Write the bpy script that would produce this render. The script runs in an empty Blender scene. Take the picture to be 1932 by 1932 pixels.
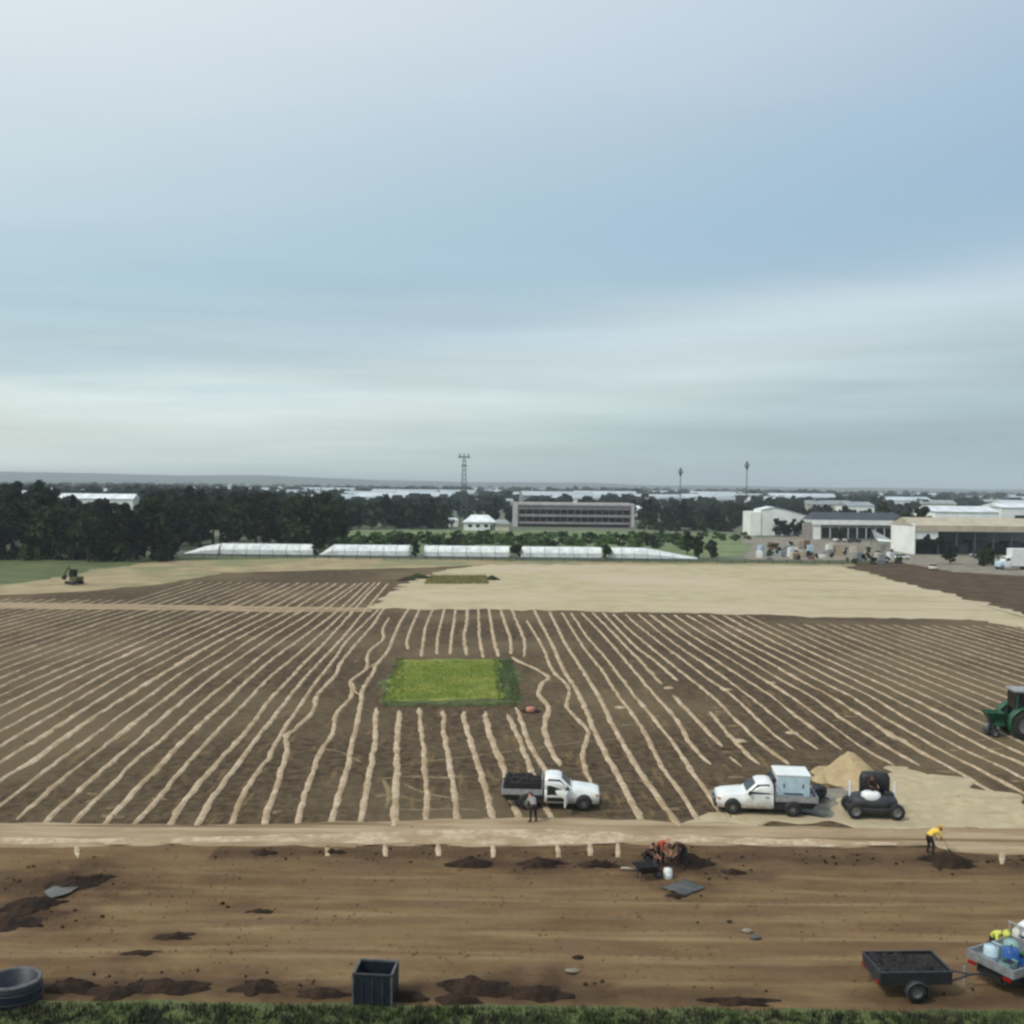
import bpy, bmesh, math, random
from math import sin, cos, pi, radians, atan2, sqrt, tan
from mathutils import Vector, Matrix, noise, Euler
random.seed(7)
rnd = random.random
def U(a, b): return a + (b - a) * rnd()
sc = bpy.context.scene
COL = sc.collection

# ------------------------------------------------------------------ camera
F, H, HOR = 1900.0, 17.6, 916.0            # focal length in units of 1/1932 frame, height (m), horizon row
PITCH = math.atan((966 - HOR) / F); ROLL = radians(0.6)
cam_d = bpy.data.cameras.new('camera'); cam = bpy.data.objects.new('camera', cam_d); COL.objects.link(cam)
cam_d.sensor_width = 36; cam_d.lens = 36 * F / 1932
cam_d.clip_start = 0.5; cam_d.clip_end = 30000
RM = Matrix.Rotation(radians(90) - PITCH, 3, 'X') @ Matrix.Rotation(ROLL, 3, 'Z')
cam.matrix_world = Matrix.Translation((0, 0, H)) @ RM.to_4x4()
sc.camera = cam

def P(px, py, z=0.0):
    """ground point (height z) seen at a place of the photograph (1932 units)"""
    d = RM @ Vector((px - 966, 966 - py, -F))
    t = (z - H) / d.z
    return Vector((d.x * t, d.y * t, z))
def col_at(px, Y, z=0.0):
    """ground point at distance Y in image column px"""
    return Vector(((px - 966) / F * Y, Y, z))

# ------------------------------------------------------------------ colour management, world, sun
sc.view_settings.view_transform = 'Standard'; sc.view_settings.look = 'None'
sc.view_settings.gamma = 1; sc.view_settings.use_curve_mapping = False
sc.view_settings.exposure = 0.0
sc.render.engine = 'CYCLES'
sc.cycles.use_denoising = True
sc.cycles.max_bounces = 4; sc.cycles.diffuse_bounces = 2; sc.cycles.glossy_bounces = 2
sc.cycles.transmission_bounces = 3; sc.cycles.volume_bounces = 0; sc.cycles.transparent_max_bounces = 6
sc.cycles.pixel_filter_type = 'BLACKMAN_HARRIS'; sc.cycles.filter_width = 2.6   # the photograph is soft

def lin(r, g, b):
    f = lambda v: (v / 255 / 12.92) if v / 255 <= 0.04045 else ((v / 255 + 0.055) / 1.055) ** 2.4
    return (f(r), f(g), f(b), 1.0)

SUN_EL, SUN_AZ = radians(50), radians(-122)      # azimuth from the view direction (+Y), clockwise
w = bpy.data.worlds.new('World'); sc.world = w; w.use_nodes = True
nt = w.node_tree; N = nt.nodes; L = nt.links; N.clear()
def nd(t, **kw):
    n = N.new(t)
    for k, v in kw.items(): setattr(n, k, v)
    return n
out = nd('ShaderNodeOutputWorld'); bg = nd('ShaderNodeBackground'); bg.inputs[1].default_value = 0.1
sky = nd('ShaderNodeTexSky', sky_type='NISHITA', sun_disc=False, sun_elevation=SUN_EL, sun_rotation=SUN_AZ)
sky.altitude = 50; sky.dust_density = 2.0
tc = nd('ShaderNodeTexCoord'); sep = nd('ShaderNodeSeparateXYZ')
L.new(tc.outputs['Generated'], sep.inputs[0])
def mth(op, a, b=None, c=None):
    n = nd('ShaderNodeMath', operation=op)
    for i, v in enumerate((a, b, c)):
        if v is None: continue
        if isinstance(v, (int, float)): n.inputs[i].default_value = v
        else: L.new(v, n.inputs[i])
    return n.outputs[0]
zc = mth('MAXIMUM', sep.outputs[2], 0.0)
den = mth('ADD', zc, 0.10)
u_ = mth('DIVIDE', sep.outputs[0], den); v_ = mth('DIVIDE', sep.outputs[1], den)
cmb = nd('ShaderNodeCombineXYZ'); L.new(u_, cmb.inputs[0]); L.new(v_, cmb.inputs[1])
def wnoise(scale, detail, rot, sx, sy, off=0.0, rough=0.5):
    mp = nd('ShaderNodeMapping'); L.new(cmb.outputs[0], mp.inputs[0])
    mp.inputs['Rotation'].default_value = (0, 0, rot); mp.inputs['Scale'].default_value = (sx, sy, 1); mp.inputs['Location'].default_value = (off, off * 1.7, 0)
    nz = nd('ShaderNodeTexNoise'); L.new(mp.outputs[0], nz.inputs['Vector'])
    nz.inputs['Scale'].default_value = scale; nz.inputs['Detail'].default_value = detail; nz.inputs['Roughness'].default_value = rough
    return nz.outputs[0]
n1 = wnoise(0.55, 5, 0.25, 0.45, 1.0, 3.1, 0.55)
n2 = wnoise(1.6, 6, 0.15, 0.35, 1.2, 9.4, 0.6)
tt = mth('SUBTRACT', sep.outputs[2], mth('MULTIPLY', sep.outputs[0], 0.13))
tt = mth('ADD', tt, mth('MULTIPLY', mth('SUBTRACT', n1, 0.5), 0.16))
tt = mth('ADD', tt, mth('MULTIPLY', mth('SUBTRACT', n2, 0.5), 0.035))
ramp = nd('ShaderNodeValToRGB'); L.new(tt, ramp.inputs[0])
cr = ramp.color_ramp; cr.interpolation = 'B_SPLINE'
stops = [(0.0, (178, 196, 198)), (0.05, (188, 205, 205)), (0.085, (208, 221, 219)), (0.13, (208, 221, 223)), (0.165, (180, 204, 216)),
         (0.22, (171, 200, 217)), (0.30, (183, 206, 219)), (0.37, (202, 217, 228)), (0.46, (218, 229, 236)), (0.75, (221, 231, 237))]
cr.elements[0].position = stops[0][0]; cr.elements[0].color = lin(*stops[0][1])
cr.elements[1].position = stops[-1][0]; cr.elements[1].color = lin(*stops[-1][1])
for p_, c_ in stops[1:-1]:
    e = cr.elements.new(p_); e.color = lin(*c_)
# the cloud sheet is thinner and bluer towards +X, whiter towards -X
tint = nd('ShaderNodeMapRange'); L.new(sep.outputs[0], tint.inputs[0])
tint.inputs[1].default_value = -0.45; tint.inputs[2].default_value = 0.45
tr = nd('ShaderNodeValToRGB'); L.new(tint.outputs[0], tr.inputs[0])
tr.color_ramp.elements[0].color = (1.18, 1.15, 1.09, 1); tr.color_ramp.elements[1].color = (0.87, 0.91, 0.985, 1)
mul = nd('ShaderNodeMix', data_type='RGBA', blend_type='MULTIPLY'); mul.inputs[0].default_value = 1
L.new(ramp.outputs[0], mul.inputs[6]); L.new(tr.outputs[0], mul.inputs[7])
# thin level streaks low in the sky, the same all round the horizon
m3 = nd('ShaderNodeMapping'); L.new(tc.outputs['Generated'], m3.inputs[0]); m3.inputs['Rotation'].default_value = (0, radians(5), 0); m3.inputs['Scale'].default_value = (1.5, 1.5, 17)
m3.inputs['Location'].default_value = (0.4, 2.1, 0.85)
n3 = nd('ShaderNodeTexNoise'); L.new(m3.outputs[0], n3.inputs['Vector']); n3.inputs['Scale'].default_value = 1.15; n3.inputs['Detail'].default_value = 5; n3.inputs['Roughness'].default_value = .55
band = nd('ShaderNodeMapRange'); L.new(sep.outputs[2], band.inputs[0]); band.inputs[1].default_value = 0.24; band.inputs[2].default_value = 0.07; band.inputs[3].default_value = .05
st = mth('MULTIPLY', mth('SUBTRACT', n3.outputs[0], 0.48), band.outputs[0])
gain = mth('MULTIPLY_ADD', st, 0.9, 1.01)
for cx, cz, rx, rz, amp, tl in ((.06, .146, .16, .013, .085, .03), (.30, .112, .24, .012, .07, .03), (-.31, .082, .19, .014, .075, .02), (.40, .185, .30, .028, .07, .10), (-.36, .17, .34, .035, -.05, .05), (.02, .06, .5, .012, -.03, 0.0), (-.42, .118, .15, .009, .05, .02)):
    a_ = mth('MULTIPLY', mth('SUBTRACT', sep.outputs[0], cx), 1 / rx)
    zz_ = mth('SUBTRACT', mth('SUBTRACT', sep.outputs[2], cz), mth('MULTIPLY', mth('SUBTRACT', sep.outputs[0], cx), tl))
    zz_ = mth('ADD', zz_, mth('MULTIPLY', mth('SUBTRACT', n2, .5), .035))
    b_ = mth('MULTIPLY', zz_, 1 / rz)
    g_ = mth('MULTIPLY', mth('EXPONENT', mth('MULTIPLY', mth('ADD', mth('MULTIPLY', a_, a_), mth('MULTIPLY', b_, b_)), -1.0)), amp)
    gain = mth('ADD', gain, g_)
scs = nd('ShaderNodeVectorMath', operation='SCALE'); L.new(mul.outputs[2], scs.inputs[0]); L.new(gain, scs.inputs[3])
sc10 = nd('ShaderNodeVectorMath', operation='SCALE'); sc10.inputs[3].default_value = 10.0
L.new(scs.outputs[0], sc10.inputs[0])
mixs = nd('ShaderNodeMix', data_type='RGBA'); mixs.inputs[0].default_value = 0.88
L.new(sky.outputs[0], mixs.inputs[6]); L.new(sc10.outputs[0], mixs.inputs[7])
L.new(mixs.outputs[2], bg.inputs[0]); L.new(bg.outputs[0], out.inputs[0])

sd = bpy.data.lights.new('sun', 'SUN'); sd.energy = 2.15; sd.angle = radians(10); sd.color = (1.0, 0.96, 0.88)
sun = bpy.data.objects.new('sun', sd); COL.objects.link(sun)
sdir = Vector((sin(SUN_AZ) * cos(SUN_EL), cos(SUN_AZ) * cos(SUN_EL), sin(SUN_EL)))   # towards the sun
sun.rotation_euler = sdir.to_track_quat('Z', 'Y').to_euler()
sun.location = (0, 0, 80)

# ------------------------------------------------------------------ materials
def mat(name, c, rough=0.8, metal=0.0, c2=None, scale=1.0, stretch=(1, 1, 1), bump=0.0, bscale=None, detail=5, vary=0.0, contrast=(0.35, 0.65),
        c3=None, scale3=0.1, spec=None, trans=0.0, streak=None):
    m = bpy.data.materials.new(name); m.use_nodes = True
    n = m.node_tree.nodes; l = m.node_tree.links; b = n['Principled BSDF']
    c = lin(*c); b.inputs['Base Color'].default_value = c
    b.inputs['Roughness'].default_value = rough; b.inputs['Metallic'].default_value = metal
    if spec is not None: b.inputs['Specular IOR Level'].default_value = spec
    if trans: b.inputs['Transmission Weight'].default_value = trans
    t = n.new('ShaderNodeTexCoord'); mp = n.new('ShaderNodeMapping'); mp.inputs['Scale'].default_value = stretch
    l.new(t.outputs['Object'], mp.inputs[0])
    def nz(s, d=detail, vec=None):
        q = n.new('ShaderNodeTexNoise'); q.inputs['Scale'].default_value = s; q.inputs['Detail'].default_value = d
        q.inputs['Roughness'].default_value = 0.6
        l.new(vec or mp.outputs[0], q.inputs['Vector']); return q.outputs[0]
    def ramp_(src, a, b_):
        r = n.new('ShaderNodeMapRange'); l.new(src, r.inputs[0]); r.inputs[1].default_value = a; r.inputs[2].default_value = b_
        r.interpolation_type = 'SMOOTHSTEP'; return r.outputs[0]
    cur = None
    def mixc(fac, a, b_):
        x = n.new('ShaderNodeMix'); x.data_type = 'RGBA'; l.new(fac, x.inputs[0])
        if hasattr(a, 'links'): l.new(a, x.inputs[6])
        else: x.inputs[6].default_value = a
        if hasattr(b_, 'links'): l.new(b_, x.inputs[7])
        else: x.inputs[7].default_value = b_
        return x.outputs[2]
    if c2 is not None: cur = mixc(ramp_(nz(scale), *contrast), c, lin(*c2))
    if c3 is not None: cur = mixc(ramp_(nz(scale3, 3, t.outputs['Object']), 0.42, 0.66), cur or c, lin(*c3))
    if streak is not None:                         # (colour, stretch, scale, lo, hi)
        m2 = n.new('ShaderNodeMapping'); m2.inputs['Scale'].default_value = streak[1]; l.new(t.outputs['Object'], m2.inputs[0])
        cur = mixc(ramp_(nz(streak[2], 4, m2.outputs[0]), streak[3], streak[4]), cur or c, lin(*streak[0]))
    if vary:
        oi = n.new('ShaderNodeObjectInfo'); hs = n.new('ShaderNodeHueSaturation')
        mr = n.new('ShaderNodeMapRange'); l.new(oi.outputs['Random'], mr.inputs[0]); mr.inputs[3].default_value = 1 - vary; mr.inputs[4].default_value = 1 + vary
        l.new(mr.outputs[0], hs.inputs['Value'])
        mh = n.new('ShaderNodeMapRange'); l.new(oi.outputs['Random'], mh.inputs[0]); mh.inputs[3].default_value = 0.5 - vary * 0.05; mh.inputs[4].default_value = 0.5 + vary * 0.05
        l.new(mh.outputs[0], hs.inputs['Hue'])
        if cur is not None: l.new(cur, hs.inputs['Color'])
        else: hs.inputs['Color'].default_value = c
        cur = hs.outputs[0]
    if cur is not None: l.new(cur, b.inputs['Base Color'])
    if bump:
        bp = n.new('ShaderNodeBump'); bp.inputs['Strength'].default_value = bump; bp.inputs['Distance'].default_value = 0.1
        l.new(nz(bscale or scale * 2.5, 6), bp.inputs['Height']); l.new(bp.outputs[0], b.inputs['Normal'])
    return m

M = {}
M['plain'] = mat('plain_ground', (88, 98, 74), 1, c2=(112, 112, 92), scale=0.02, c3=(70, 84, 62), scale3=0.006, bump=0.2, bscale=0.5)
M['soil'] = mat('tilled_soil', (96, 82, 64), 1, c2=(66, 55, 42), scale=1.6, bump=1, bscale=4, c3=(108, 94, 72), scale3=0.035, spec=0.1, contrast=(0.36, 0.64), streak=((118, 98, 70), (1.4, .25, 1), .9, .55, .72))
M['apron'] = mat('graded_dirt', (126, 102, 73), 1, c2=(106, 85, 61), scale=0.9, stretch=(0.3, 1.2, 1), bump=1, bscale=9, detail=9, c3=(116, 92, 70), scale3=0.22,
                 streak=((134, 113, 80), (0.12, 0.9, 1), 0.9, 0.46, 0.72), spec=0.1)
M['darksoil'] = mat('dark_spoil', (62, 48, 38), 1, c2=(40, 31, 25), scale=2.2, bump=1, bscale=7, spec=0.15)
M['dampsoil'] = mat('damp_soil', (88, 70, 54), 1, c2=(68, 52, 41), scale=0.7, bump=0.9, bscale=6, spec=0.15)
M['greysand'] = mat('thin_worn_sand', (172, 156, 130), 1, c2=(140, 124, 100), scale=1.2, bump=0.5, bscale=8, spec=0.1)
M['sand'] = mat('drain_sand', (204, 184, 158), 1, c2=(172, 152, 124), scale=2.6, bump=0.9, bscale=9, spec=0.1, c3=(164, 142, 112), scale3=0.5)
M['farsand'] = mat('sand_cover', (180, 169, 138), 1, c2=(168, 155, 124), scale=0.25, bump=0.5, bscale=3, spec=0.1, c3=(184, 171, 146), scale3=0.03, streak=((160, 146, 116), (.03, .5, 1), .8, .56, .7))
M['faintsand'] = mat('faint_sandy_soil', (138, 120, 90), 1, c2=(110, 92, 66), scale=2, bump=.8, bscale=8)
M['strip'] = mat('sand_strip', (172, 154, 126), 1, c2=(146, 126, 98), scale=0.8, stretch=(0.25, 1.6, 1), bump=0.6, bscale=7,
                 streak=((112, 94, 70), (0.03, 1.1, 1), 1.5, 0.52, 0.66), spec=0.1)
M['pad'] = mat('sandy_pad', (190, 174, 142), 1, c2=(174, 158, 128), scale=1.3, bump=0.9, bscale=6, c3=(176, 162, 134), scale3=0.35, spec=0.1, streak=((160, 148, 124), (.2, 1.2, 1), .9, .56, .72))
M['mound'] = mat('mound_sand', (182, 162, 128), 1, c2=(162, 142, 108), scale=1.2, bump=0.8, bscale=5, spec=0.1)
M['bluegrey'] = mat('mottled_grey', (100, 102, 98), 0.9, c2=(138, 130, 114), scale=1.2, bump=0.6, bscale=8)
M['tanbank'] = mat('tan_bank', (166, 148, 112), 1, c2=(138, 122, 90), scale=0.15, bump=0.5, bscale=3, c3=(122, 122, 86), scale3=0.06)
M['gravel'] = mat('yard_gravel', (140, 132, 116), 1, c2=(112, 104, 92), scale=0.3, bump=0.5, bscale=4)
M['bare'] = mat('bare_brown_earth', (92, 76, 60), 1, c2=(74, 60, 47), scale=0.25, bump=0.7, bscale=3, spec=0.1)
M['lawn'] = mat('lawn', (92, 98, 56), 1, c2=(70, 82, 42), scale=0.15, bump=0.4, bscale=4)
M['paleg'] = mat('pale_grass', (118, 128, 86), 1, c2=(88, 106, 62), scale=0.1, bump=0.4, bscale=3)
M['wicket'] = mat('square_grass', (112, 126, 42), 1, c2=(96, 112, 36), scale=0.8, bump=0.5, bscale=9, c3=(134, 138, 58), scale3=0.25)
M['blade'] = mat('grass_blades', (58, 74, 30), 0.9, c2=(30, 36, 18), scale=0.9, c3=(60, 58, 36), scale3=0.5, contrast=(.42, .58))
M['blade2'] = mat('square_blades', (118, 132, 40), 0.9, c2=(102, 118, 36), scale=1.5)
M['sqmargin'] = mat('square_margin', (84, 98, 48), 1, c2=(74, 62, 42), scale=1.1, bump=.8, bscale=6)
M['longg'] = mat('long_grass_blades', (82, 108, 56), 0.9, c2=(62, 86, 46), scale=1.2)
M['leaf'] = mat('leaf', (31, 42, 26), 0.9, c2=(17, 25, 16), scale=0.35, vary=0.3, spec=0.15)
M['leaf2'] = mat('leaf_olive', (64, 71, 40), 0.9, c2=(34, 42, 24), scale=0.35, vary=0.3, spec=0.15)  # olive tone lightened to paint lit treetops, spread at random over crowns
M['leaf3'] = mat('leaf_bright', (78, 100, 48), 0.9, c2=(54, 74, 36), scale=0.5, vary=0.25, spec=0.15)
M['bark'] = mat('bark', (84, 74, 62), 1, c2=(58, 50, 42), scale=3, bump=0.5)
M['white'] = mat('white_paint', (232, 234, 233), 0.35, c2=(222, 222, 218), scale=1.5)
M['glass'] = mat('dark_glass', (16, 20, 24), 0.08, c2=(24, 28, 32), scale=2)
M['black'] = mat('black_plastic', (24, 24, 25), 0.6, c2=(36, 35, 35), scale=4)
M['tyre'] = mat('tyre_rubber', (28, 28, 28), 0.9, c2=(48, 44, 40), scale=5, bump=0.3)
M['tankrim'] = mat('worn_tank_rim', (98, 98, 98), 0.8, c2=(74, 74, 76), scale=3)
M['rim'] = mat('wheel_rim', (140, 142, 144), 0.4, metal=0.6, c2=(110, 110, 110), scale=6)
M['alu'] = mat('tray_alloy', (176, 178, 180), 0.45, metal=0.5, c2=(150, 152, 154), scale=4)
M['grey'] = mat('grey_paint', (150, 154, 156), 0.5, c2=(126, 130, 132), scale=3)
M['dgrey'] = mat('charcoal_paint', (52, 54, 58), 0.6, c2=(38, 40, 44), scale=3)
M['lampred'] = mat('tail_lamp', (150, 20, 16), 0.3, c2=(120, 14, 12), scale=9)
M['lampclear'] = mat('head_lamp', (210, 215, 216), 0.1, c2=(180, 186, 188), scale=9)
M['lampamber'] = mat('indicator_lamp', (214, 120, 20), 0.3, c2=(190, 100, 14), scale=9)
M['green'] = mat('tractor_green', (28, 88, 58), 0.45, c2=(20, 66, 44), scale=3)
M['teal'] = mat('pale_teal_panel', (138, 170, 164), 0.4, c2=(116, 150, 144), scale=3)
M['navy'] = mat('dark_blue_plastic', (26, 36, 48), 0.5, c2=(18, 24, 34), scale=3)
M['blue'] = mat('blue_plastic', (40, 92, 160), 0.4, c2=(30, 76, 140), scale=3)
M['lblue'] = mat('pale_blue_plastic', (186, 206, 216), 0.5, c2=(168, 192, 204), scale=3)
M['olive'] = mat('olive_yellow_paint', (96, 88, 46), 0.7, c2=(70, 64, 38), scale=3)
M['timber'] = mat('pale_timber', (178, 160, 136), 0.8, c2=(150, 132, 108), scale=5, stretch=(0.3, 3, 3))
M['skin'] = mat('skin', (176, 128, 102), 0.7, c2=(160, 112, 88), scale=9)
M['hair'] = mat('dark_hair', (36, 28, 22), 0.8, c2=(24, 18, 14), scale=20)
M['hivisy'] = mat('yellow_work_shirt', (232, 196, 84), 0.8, c2=(214, 176, 66), scale=9)
M['hivisg'] = mat('lime_work_shirt', (206, 214, 96), 0.8, c2=(186, 196, 80), scale=9)
M['orange'] = mat('orange_red_shirt', (172, 70, 42), 0.8, c2=(148, 56, 34), scale=9)
M['pinkshirt'] = mat('faded_orange_shirt', (188, 130, 108), 0.8, c2=(168, 108, 88), scale=9)
M['greyshirt'] = mat('grey_shirt', (150, 146, 142), 0.85, c2=(128, 124, 122), scale=9)
M['maroon'] = mat('dark_maroon_shirt', (58, 30, 34), 0.85, c2=(44, 22, 26), scale=9)
M['trouser'] = mat('dark_trousers', (38, 34, 34), 0.9, c2=(28, 25, 26), scale=9)
M['tarp'] = mat('grey_tarpaulin', (86, 88, 86), 0.7, c2=(66, 68, 66), scale=2, bump=0.5)
M['concrete'] = mat('concrete', (146, 141, 136), 0.9, c2=(122, 117, 112), scale=0.5, bump=0.2)
M['parapet'] = mat('pale_concrete', (196, 190, 188), 0.9, c2=(178, 172, 170), scale=0.5)
M['pinkgrey'] = mat('pinkish_grey_wall', (158, 148, 152), 0.9, c2=(136, 128, 132), scale=0.3)
M['wallwhite'] = mat('white_wall', (240, 241, 236), 0.8, c2=(224, 225, 219), scale=0.3, vary=0.06)
M['wallcream'] = mat('cream_wall', (206, 198, 180), 0.8, c2=(190, 182, 164), scale=0.3, vary=0.1)
M['wallbeige'] = mat('beige_cladding', (186, 176, 154), 0.8, c2=(168, 158, 138), scale=0.4)
M['roofwhite'] = mat('white_roof', (228, 232, 233), 0.5, c2=(194, 200, 204), scale=0.2, vary=0.1)
M['farroof'] = mat('far_shed_roof', (186, 196, 200), 0.6, c2=(158, 168, 174), scale=0.05, vary=0.2)
M['roofgrey'] = mat('grey_roof', (150, 156, 158), 0.6, c2=(128, 134, 138), scale=0.2, vary=0.2)
M['roofdark'] = mat('dark_roof', (58, 64, 70), 0.6, c2=(46, 52, 58), scale=0.2)
M['rooftile'] = mat('brown_roof', (122, 96, 82), 0.9, c2=(100, 78, 66), scale=0.4, vary=0.2)
M['poly'] = mat('greenhouse_film', (230, 233, 230), 0.45, c2=(196, 202, 200), scale=0.6)
M['steel'] = mat('galvanised_steel', (104, 110, 114), 0.5, metal=0.6, c2=(84, 90, 94), scale=2)
M['darkin'] = mat('dark_interior', (26, 26, 28), 0.9, c2=(18, 18, 20), scale=1)
M['water'] = mat('muddy_water', (84, 80, 72), 0.25, c2=(66, 62, 54), scale=1)
M['hill'] = mat('far_hill_scrub', (40, 54, 46), 1, c2=(78, 86, 78), scale=0.01)

M['truckwhite'] = mat('muddy_white_paint', (232, 234, 233), 0.3, c2=(214, 214, 208), scale=1.2)
def add_mud(m, z0, z1, col):
    n = m.node_tree.nodes; l = m.node_tree.links; b = n['Principled BSDF']; src = b.inputs['Base Color'].links[0].from_socket
    t = n.new('ShaderNodeTexCoord'); sp = n.new('ShaderNodeSeparateXYZ'); l.new(t.outputs['Object'], sp.inputs[0])
    q = n.new('ShaderNodeTexNoise'); q.inputs['Scale'].default_value = 5; q.inputs['Detail'].default_value = 6; l.new(t.outputs['Object'], q.inputs['Vector'])
    a = n.new('ShaderNodeMath'); a.operation = 'MULTIPLY_ADD'; l.new(q.outputs[0], a.inputs[0]); a.inputs[1].default_value = -.7; l.new(sp.outputs[2], a.inputs[2])
    r = n.new('ShaderNodeMapRange'); l.new(a.outputs[0], r.inputs[0]); r.inputs[1].default_value = z0 - .35; r.inputs[2].default_value = z1 - .35; r.inputs[3].default_value = .75; r.inputs[4].default_value = 0
    x = n.new('ShaderNodeMix'); x.data_type = 'RGBA'; l.new(r.outputs[0], x.inputs[0]); l.new(src, x.inputs[6]); x.inputs[7].default_value = lin(*col); l.new(x.outputs[2], b.inputs['Base Color'])
    ro = n.new('ShaderNodeMapRange'); l.new(r.outputs[0], ro.inputs[0]); ro.inputs[3].default_value = .28; ro.inputs[4].default_value = .9; l.new(ro.outputs[0], b.inputs['Roughness'])
add_mud(M['truckwhite'], .35, .85, (128, 104, 78))
# ------------------------------------------------------------------ mesh builder
class MB:
    def __init__(s): s.v = []; s.f = []; s.mi = []; s.sm = []
    def add(s, vs, fs, mi=0, smooth=False, X=None):
        o = len(s.v)
        s.v += [tuple(X @ Vector(v)) if X is not None else tuple(v) for v in vs]
        for f in fs: s.f.append(tuple(i + o for i in f)); s.mi.append(mi); s.sm.append(smooth)
        return s
    def box(s, c, d, mi=0, X=None, rz=0, taper=1.0):
        x, y, z = d[0] / 2, d[1] / 2, d[2] / 2
        vs = []
        for k, t in ((-1, 1), (1, taper)):
            for a, b in ((-1, -1), (1, -1), (1, 1), (-1, 1)): vs.append(Vector((a * x * t, b * y * t, k * z)))
        R = Matrix.Rotation(rz, 3, 'Z')
        vs = [R @ v + Vector(c) for v in vs]
        return s.add(vs, [(3, 2, 1, 0), (4, 5, 6, 7), (0, 1, 5, 4), (1, 2, 6, 5), (2, 3, 7, 6), (3, 0, 4, 7)], mi, False, X)
    def tube(s, a, b, r, r2=None, n=8, mi=0, X=None, caps=True):
        a = Vector(a); b = Vector(b); r2 = r if r2 is None else r2
        q = (b - a).to_track_quat('Z', 'Y'); vs = []
        for p_, rr in ((a, r), (b, r2)):
            for i in range(n): vs.append(p_ + q @ Vector((rr * cos(2 * pi * i / n), rr * sin(2 * pi * i / n), 0)))
        fs = [(i, (i + 1) % n, n + (i + 1) % n, n + i) for i in range(n)]
        s.add(vs, fs, mi, True, X)
        if caps: s.add(vs, [tuple(range(n - 1, -1, -1)), tuple(range(n, 2 * n))], mi, False, X)
        return s
    def lathe(s, prof, n=20, mi=0, X=None, axis='Z', smooth=True):
        vs = []
        for r, h in prof:
            for i in range(n):
                a = 2 * pi * i / n
                v = (r * cos(a), r * sin(a), h)
                vs.append(v if axis == 'Z' else (v[0], v[2], v[1]))
        fs = []
        for k in range(len(prof) - 1):
            for i in range(n):
                j = (i + 1) % n
                q = (k * n + i, k * n + j, (k + 1) * n + j, (k + 1) * n + i)
                fs.append(q if axis == 'Z' else q[::-1])
        return s.add(vs, fs, mi, smooth, X)
    def loft(s, secs, mi=0, X=None, smooth=True, caps=True):
        n = len(secs[0]); vs = [p for q in secs for p in q]; fs = []
        for k in range(len(secs) - 1):
            for i in range(n):
                j = (i + 1) % n
                fs.append((k * n + i, (k + 1) * n + i, (k + 1) * n + j, k * n + j))
        if caps: fs += [tuple(range(n)), tuple(range((len(secs) - 1) * n + n - 1, (len(secs) - 1) * n - 1, -1))]
        return s.add(vs, fs, mi, smooth, X)
    def quad(s, a, b, c, d, mi=0, X=None): return s.add([a, b, c, d], [(0, 1, 2, 3)], mi, False, X)
    def blob(s, c, r, mi=0, X=None, n=8, m=6, jit=0.0):
        vs = []; fs = []
        for k in range(m + 1):
            th = pi * k / m
            for i in range(n):
                a = 2 * pi * i / n; q = 1 + jit * (rnd() - .5)
                vs.append((c[0] + r[0] * q * sin(th) * cos(a), c[1] + r[1] * q * sin(th) * sin(a), c[2] + r[2] * q * cos(th)))
        for k in range(m):
            for i in range(n):
                j = (i + 1) % n; fs.append((k * n + i, (k + 1) * n + i, (k + 1) * n + j, k * n + j))
        return s.add(vs, fs, mi, True, X)
    def mesh(s, name, mats):
        me = bpy.data.meshes.new(name); me.from_pydata(s.v, [], s.f)
        for m in (mats if isinstance(mats, (list, tuple)) else [mats]): me.materials.append(M[m] if isinstance(m, str) else m)
        me.polygons.foreach_set('material_index', s.mi); me.polygons.foreach_set('use_smooth', s.sm)
        me.validate(); me.update(); return me
    def build(s, name, mats, parent=None, bevel=0.0):
        o = link(name, s.mesh(name, mats), parent)
        if bevel:
            b = o.modifiers.new('bevel', 'BEVEL'); b.width = bevel; b.segments = 2; b.limit_method = 'ANGLE'; b.angle_limit = radians(40)
        return o
def link(name, data, parent=None):
    o = bpy.data.objects.new(name, data); COL.objects.link(o)
    if parent is not None: o.parent = parent
    return o
def tag(o, label=None, cat=None, group=None, kind=None):
    if label: o['label'] = label
    if cat: o['category'] = cat
    if group: o['group'] = group
    if kind: o['kind'] = kind
    return o
def empty(name, loc, rz=0.0, label=None, cat=None, group=None, scale=1.0):
    o = link(name, None); o.location = loc; o.rotation_euler = (0, 0, rz); o.scale = (scale,) * 3
    o.empty_display_size = 0.5
    return tag(o, label, cat, group)
def copy_tree(o, parent=None, kids=None):
    c = o.copy(); COL.objects.link(c)
    if parent is not None: c.parent = parent
    for ch in KIDS.get(o.name, [k for k in o.children]): copy_tree(ch, c)
    return c
KIDS = {}
def fbm(x, y, s, oct=3, seed=0.0):
    v = 0; a = 1; t = 0
    for i in range(oct):
        v += a * noise.noise(Vector((x * s, y * s, seed + i * 7.3))); t += a; a *= .5; s *= 2.1
    return v / t

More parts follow.
